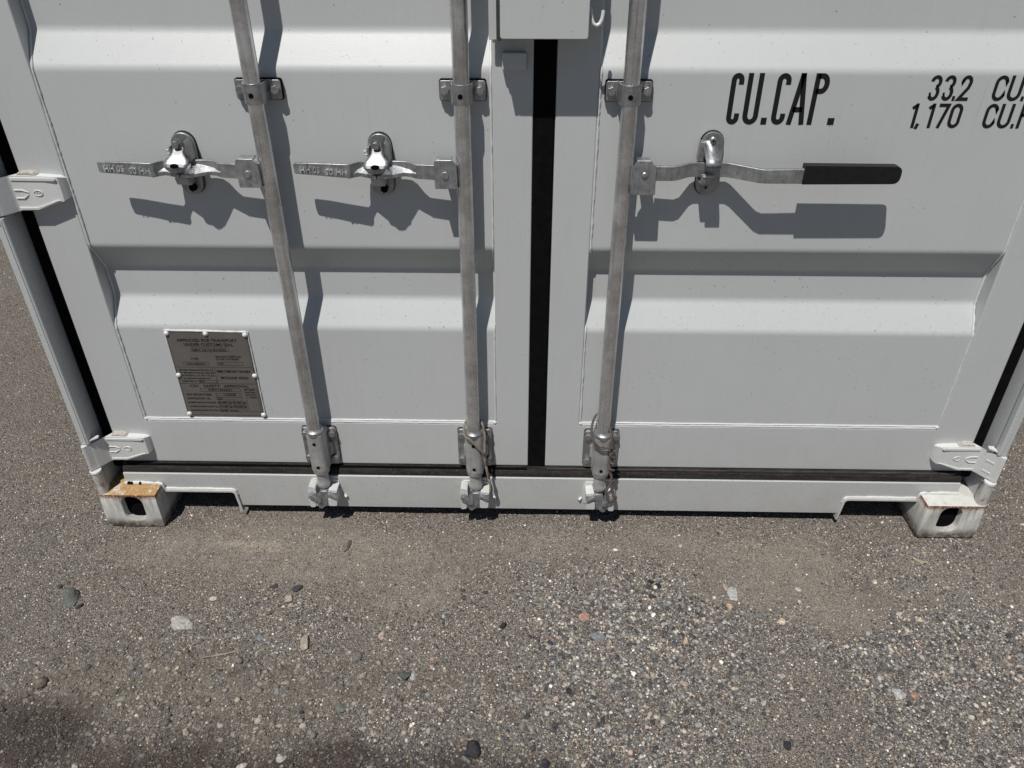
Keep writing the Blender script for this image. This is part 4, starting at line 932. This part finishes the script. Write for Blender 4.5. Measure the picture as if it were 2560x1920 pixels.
lp = [(1.062, .050, .352), (1.040, .066, .362), (1.0285, .045, .356), (1.0215, .022, .342), (1.0262, .008, .329), (1.0361, .004, .3235), (1.0482, .0045, .3090), (1.0600, .0045, .2935), (1.0700, .010, .276), (1.0745, .016, .262)]
dw = [(1.062, .050, .352), (1.0705, .036, .345), (1.0755, .028, .318), (1.0752, .022, .2855), (1.0750, .018, .2509), (1.0781, .018, .222), (1.0816, .018, .1926), (1.0862, .016, .1714), (1.0885, .016, .1498), (1.0870, .018, .1300)]
dw2 = [(1.0745, .016, .262), (1.0790, .014, .240), (1.0770, .020, .215), (1.0850, .014, .190), (1.0830, .022, .170), (1.0910, .016, .150), (1.0900, .020, .128), (1.0860, .030, .122)]
part("strand", rel(rope("a", lp, .0033, None, 1, ""), r2), M_rope, r2); part("strand", rel(rope("b", dw, .0033, None, 2, ""), r2), M_rope, r2); part("strand", rel(rope("c", dw2, .0031, None, 3, ""), r2), M_rope2, r2)
r3 = empty("rope", (RX[2], 0, .30)); r3['label'] = "dark brown knotted rope hanging at the foot of the right lock rod"; r3['category'] = "rope"; r3['group'] = "ropes tied to the lock rods"
lp = [(1.396, .058, .352), (1.372, .066, .364), (1.3590, .045, .360), (1.3530, .020, .345), (1.3565, .006, .326), (1.3674, .004, .3090), (1.3797, .0035, .2985), (1.3948, .0035, .3004), (1.4056, .010, .294), (1.4100, .016, .282)]
dw = [(1.396, .058, .352), (1.4020, .036, .345), (1.4060, .022, .3199), (1.4105, .018, .2942), (1.4105, .014, .2724), (1.4104, .012, .2504), (1.4070, .012, .2281), (1.4110, .012, .2101), (1.4144, .010, .1942), (1.4131, .008, .1759), (1.4054, .006, .1595), (1.4028, .004, .1455), (1.4075, .002, .1291), (1.4150, .002, .118), (1.4250, .004, .1294), (1.4200, .006, .1528), (1.4130, .006, .170), (1.4180, .010, .186)]
kn = []
for k in range(34): a = k*.62; kn.append((1.4115+.0062*math.cos(a), .011+.0055*math.sin(a), .284-.0021*k))
part("strand", rel(rope("a", lp, .0033, None, 1, ""), r3), M_rope2, r3); part("strand", rel(rope("b", dw, .0037, None, 2, ""), r3), M_rope2, r3); part("strand", rel(rope("k", kn, .0032, None, 3, ""), r3), M_rope2, r3)

# ------------------------------------------------------------------ loose stones one can pick out
STC = dict(dark=(.035, .036, .040), black=(.018, .018, .020), grey=(.125, .125, .12), green=(.11, .12, .105), pale=(.29, .28, .255), white=(.36, .34, .30), tan=(.27, .23, .185), brown=(.125, .10, .082), orange=(.27, .165, .12), pink=(.30, .235, .205), blue=(.145, .15, .152), cream=(.42, .35, .25), dirt=(.12, .10, .085), peach=(.36, .26, .195), quartz=(.30, .295, .285), dkgreen=(.06, .07, .062))
STM = {k: plain("stone_"+k, v, .85, .5, 190, bump=.9, sc2=380) for k, v in STC.items()}
ST = [(.022,-.260,.0356,.060,'green',1.0,"large upright grey-green stone left of all others below the rusty casting"),
(.329,-.328,.0574,.036,'pale',.4,"flat pale slab of stone, the longest, below the left notch"),
(.655,-.386,.0279,.033,'tan',.8,"rounded tan stone just right of the dry stick"),
(.788,-.426,.0208,.024,'grey',.8,"rounded mid-grey pebble between tan stone and dark wedge stone"),
(.907,-.472,.0257,.023,'dkgreen',.8,"dark green-grey wedge stone touching a pale upright chip"),
(.929,-.471,.0134,.0246,'pale',.8,"pale upright chip touching the dark green-grey wedge stone"),
(.579,-.248,.0225,.0256,'tan',.7,"light tan pebble with a smaller pebble at its foot"),
(.593,-.272,.0129,.0147,'tan',.7,"small tan pebble at the foot of a larger tan one"),
(.693,-.280,.0117,.0256,'pale',.8,"narrow pale upright chip below the sandy patch"),
(.542,-.373,.0236,.0243,'blue',.6,"bluish grey flat pebble above the dry stick"),
(.492,-.373,.0112,.0135,'pale',.8,"small pale pebble left of the bluish pebble above the stick"),
(.623,-.517,.0131,.0207,'blue',.6,"pale blue oval pebble among the crumbled dirt"),
(.777,-.556,.0247,.0216,'green',.5,"flat greenish stone pressed into the crumbled dirt"),
(.453,-.619,.0190,.0150,'tan',.8,"tan pebble above the dark brown strip"),
(.676,-.673,.0219,.0162,'pale',.7,"pale lump on the dark brown strip, right one of two"),
(.595,-.689,.0231,.0139,'white',.6,"flat whitish pebble on the dark brown strip"),
(.251,-.699,.0183,.0148,'pale',.8,"pale pebble at the bottom edge near the lower left corner"),
(1.079,-.647,.0392,.0413,'black',.9,"large angular black stone at the bottom centre"),
(.694,-.064,.0204,.035,'dirt',.8,"brown dirt lump standing on the sand below the outer left lock rod"),
(.595,-.219,.0330,.0193,'dark',.6,"dark elongated chip at the lower edge of the sandy patch"),
(.532,-.213,.0211,.014,'dark',.6,"small dark chip left of the dark elongated one"),
(.078,-.509,.0275,.0269,'brown',.8,"brown stone by the left picture edge beside small pebbles"),
(.387,-.255,.0166,.0112,'white',.7,"small white chip above the flat pale slab"),
(.968,-.424,.0120,.0096,'orange',.6,"tiny orange chip left of centre"),
(1.133,-.326,.0160,.0182,'black',.9,"black round pebble below the sandy patch right of centre"),
(-.024,-.224,.0120,.0154,'dark',.9,"small dark pebble left of the large upright stone"),
(.380,-.418,.0132,.013,'brown',.9,"small brown pebble left of the dry stick"),
(.059,-.287,.0141,.0161,'dark',.9,"small dark pebble at the right foot of the large upright stone"),
(.377,-.463,.0097,.0112,'cream',.8,"tiny cream pebble below the left end of the stick"),
(.838,-.360,.0169,.0204,'pink',.7,"pinkish pebble below the cracked sandy patch"),
(.979,-.609,.0150,.0161,'pale',.7,"pale pebble above and left of the large black stone"),
(1.063,-.666,.0175,.0152,'grey',.7,"grey pebble touching the foot of the large black stone"),
(.603,-.591,.0127,.0192,'tan',.8,"tan-grey pebble above the dark brown strip"),
(1.333,-.296,.0219,.0215,'orange',.7,"bright orange triangular stone"),
(1.365,-.284,.0116,.0159,'peach',.7,"small peach chip right of the orange stone"),
(1.360,-.357,.0309,.0238,'blue',.4,"flat slate-blue stone below the orange one"),
(1.248,-.359,.0214,.0136,'brown',.7,"flat brown pebble left of the slate-blue stone"),
(1.423,-.257,.0147,.0163,'quartz',.7,"pale grey round pebble up right of the orange stone"),
(1.707,-.195,.0120,.0234,'pink',.7,"pink upright chip at the top of the coarse gravel"),
(1.722,-.212,.0239,.0461,'quartz',.35,"broad pale stone pressed flat beside a pink chip"),
(1.703,-.258,.0164,.0192,'peach',.7,"peach pebble below the broad pale stone"),
(1.769,-.283,.0231,.0217,'grey',.6,"grey angular stone right of the peach pebble"),
(1.823,-.298,.0161,.0171,'cream',.7,"pale yellowish pebble right of the grey angular stone"),
(1.893,-.195,.0168,.0093,'white',.6,"white oval chip, upper of two, left of the right sandy patch"),
(1.883,-.238,.0130,.012,'white',.7,"white chip, lower of two, left of the right sandy patch"),
(2.167,-.287,.0150,.0144,'cream',.7,"yellow-cream pebble below the right casting"),
(2.126,-.267,.0128,.0088,'white',.7,"small white chip left of the yellow-cream pebble"),
(1.552,-.483,.0185,.0181,'tan',.7,"tan stone in the middle of the right half"),
(1.574,-.364,.0123,.0216,'peach',.6,"narrow peach-orange chip above the tan stone"),
(1.257,-.526,.0146,.0151,'pink',.7,"pinkish grey pebble above the wood chip"),
(1.368,-.593,.0121,.0131,'tan',.8,"small tan round pebble low in the right half"),
(1.745,-.628,.0172,.0199,'black',.9,"black lump alone near the bottom right of centre"),
(1.229,-.674,.0217,.0226,'dark',.9,"dark grey stone at the bottom edge right of centre"),
(1.253,-.590,.0151,.0131,'dark',.8,"dark pebble just below the wood chip"),
(1.192,-.572,.0132,.0123,'dark',.8,"dark pebble left of and below the wood chip"),
(1.286,-.505,.0131,.0131,'black',.8,"black pebble up right of the pinkish grey one"),
(1.552,-.447,.0118,.0113,'black',.8,"small black pebble just above the tan stone"),
(2.068,-.497,.0147,.0208,'orange',.5,"rust-orange flat stone beside a pale blue one"),
(2.031,-.499,.0235,.0267,'quartz',.35,"flat pale blue-grey stone beside the rust-orange one"),
(1.380,-.455,.0107,.0099,'white',.8,"upper white pebble of a touching pair"),
(1.391,-.464,.0107,.0123,'white',.8,"lower white pebble of a touching pair"),
(1.432,-.514,.0188,.0176,'brown',.7,"brown-grey stone right of and below the white pair"),
(1.527,-.507,.0147,.0142,'blue',.7,"bluish pebble down left of the tan stone"),
(1.698,-.520,.0145,.0128,'quartz',.8,"left quartz pebble of two side by side"),
(1.720,-.527,.0145,.0104,'quartz',.7,"right quartz pebble of two side by side"),
(1.651,-.569,.0142,.0111,'blue',.8,"pale bluish pebble below the quartz pair"),
(1.515,-.179,.0182,.0174,'black',.8,"left black chunk of the small heap below the right rope"),
(1.531,-.194,.0181,.0172,'black',.8,"right black chunk of the small heap below the right rope"),
(1.505,-.196,.0140,.0130,'dark',.8,"lowest dark chunk of the small heap below the right rope"),
(2.105,-.161,.0170,.0112,'tan',.6,"pale tan flat chip between the right sandy patches")]
def set_ground(x, y): return float(ground_h(np.array([x]), np.array([y]))[0])
for i, (x, y, sx, sy, cn, fl, lab) in enumerate(ST):
    tv, tf = stone_template(100+i*7, 3 if max(sx, sy) > .02 else 2)
    rr = max(sx, sy*.8)/2; hz = min(sx, sy)*.5*fl*1.0
    a = random.Random(i).uniform(-.45, .45); ca, sa = math.cos(a), math.sin(a); tl = random.Random(i+50).uniform(-.35, .35)
    v = tv*np.array([sx*.70, sy*.66, hz*1.35]); v[:, 2] += v[:, 0]*tl*fl*.6; v *= 1+.05*np.array([[mnoise.noise(Vector(q)*260)] for q in v]); v = np.stack([v[:, 0]*ca-v[:, 1]*sa, v[:, 0]*sa+v[:, 1]*ca, v[:, 2]], 1)
    mb = MB(); mb.v = [tuple(q) for q in v]; mb.f = [tuple(map(int, q)) for q in tf]
    o = link("stone" if max(sx, sy) > .022 else "pebble", mb.mesh("stone", STM[cn], 28), loc=(x, y, set_ground(x, y)+hz*.30))
    o['label'] = lab; o['category'] = "stone" if max(sx, sy) > .022 else "pebble"; o['group'] = "loose stones on the ground"
# stick, wood chips, curled leaf
M_wood = plain("dry_wood", (.21, .18, .14), .85, .3, 60, bump=.7, sc2=700)
def chip(name, x, y, L, wd, th, ang, lab, cat, mat=M_wood, curl=.0, fib=0):
    mb = MB(); n = 9; r = random.Random(int(x*1000)); vs = []
    for k in range(n):
        t = k/(n-1); w2 = wd/2*(math.sin(math.pi*min(.97, max(.12, t)))**.4)*(1+.25*r.uniform(-1, 1)); z = th+curl*(2*t-1)**2; yo = r.uniform(-1, 1)*wd*.1
        vs += [((t-.5)*L, yo-w2, z), ((t-.5)*L, yo+w2*.2, z+th*.5), ((t-.5)*L, yo+w2, z), ((t-.5)*L, yo, z-th)]
    mb.add(vs, [(i*4+k, i*4+(k+1) % 4, (i+1)*4+(k+1) % 4, (i+1)*4+k) for i in range(n-1) for k in range(4)]+[(0, 1, 2, 3), ((n-1)*4+3, (n-1)*4+2, (n-1)*4+1, (n-1)*4)])
    o = link(name, mb.mesh(name, mat, 25), loc=(x, y, set_ground(x, y)+th*.5), rot=(0, 0, ang)); o['label'] = lab; o['category'] = cat; return o
chip("stick", .4695, -.423, .098, .0055, .0024, .26, "thin dry stick lying on the dirt left of the tan stone", "stick", curl=.001)
chip("wood_chip", 1.246, -.551, .027, .009, .003, -.35, "pale wood chip in the gravel below the pinkish pebble", "wood chip")
chip("wood_chip", 1.303, -.592, .021, .006, .002, -.6, "small thin wood chip right of the dark pebble near the bottom", "wood chip")
chip("dry_leaf", 2.250, -.087, .036, .012, .0015, -.5, "curled tan leaf on the ground left of the right casting", "leaf", plain("dry_leaf", (.27, .22, .15), .8, .2), .004)
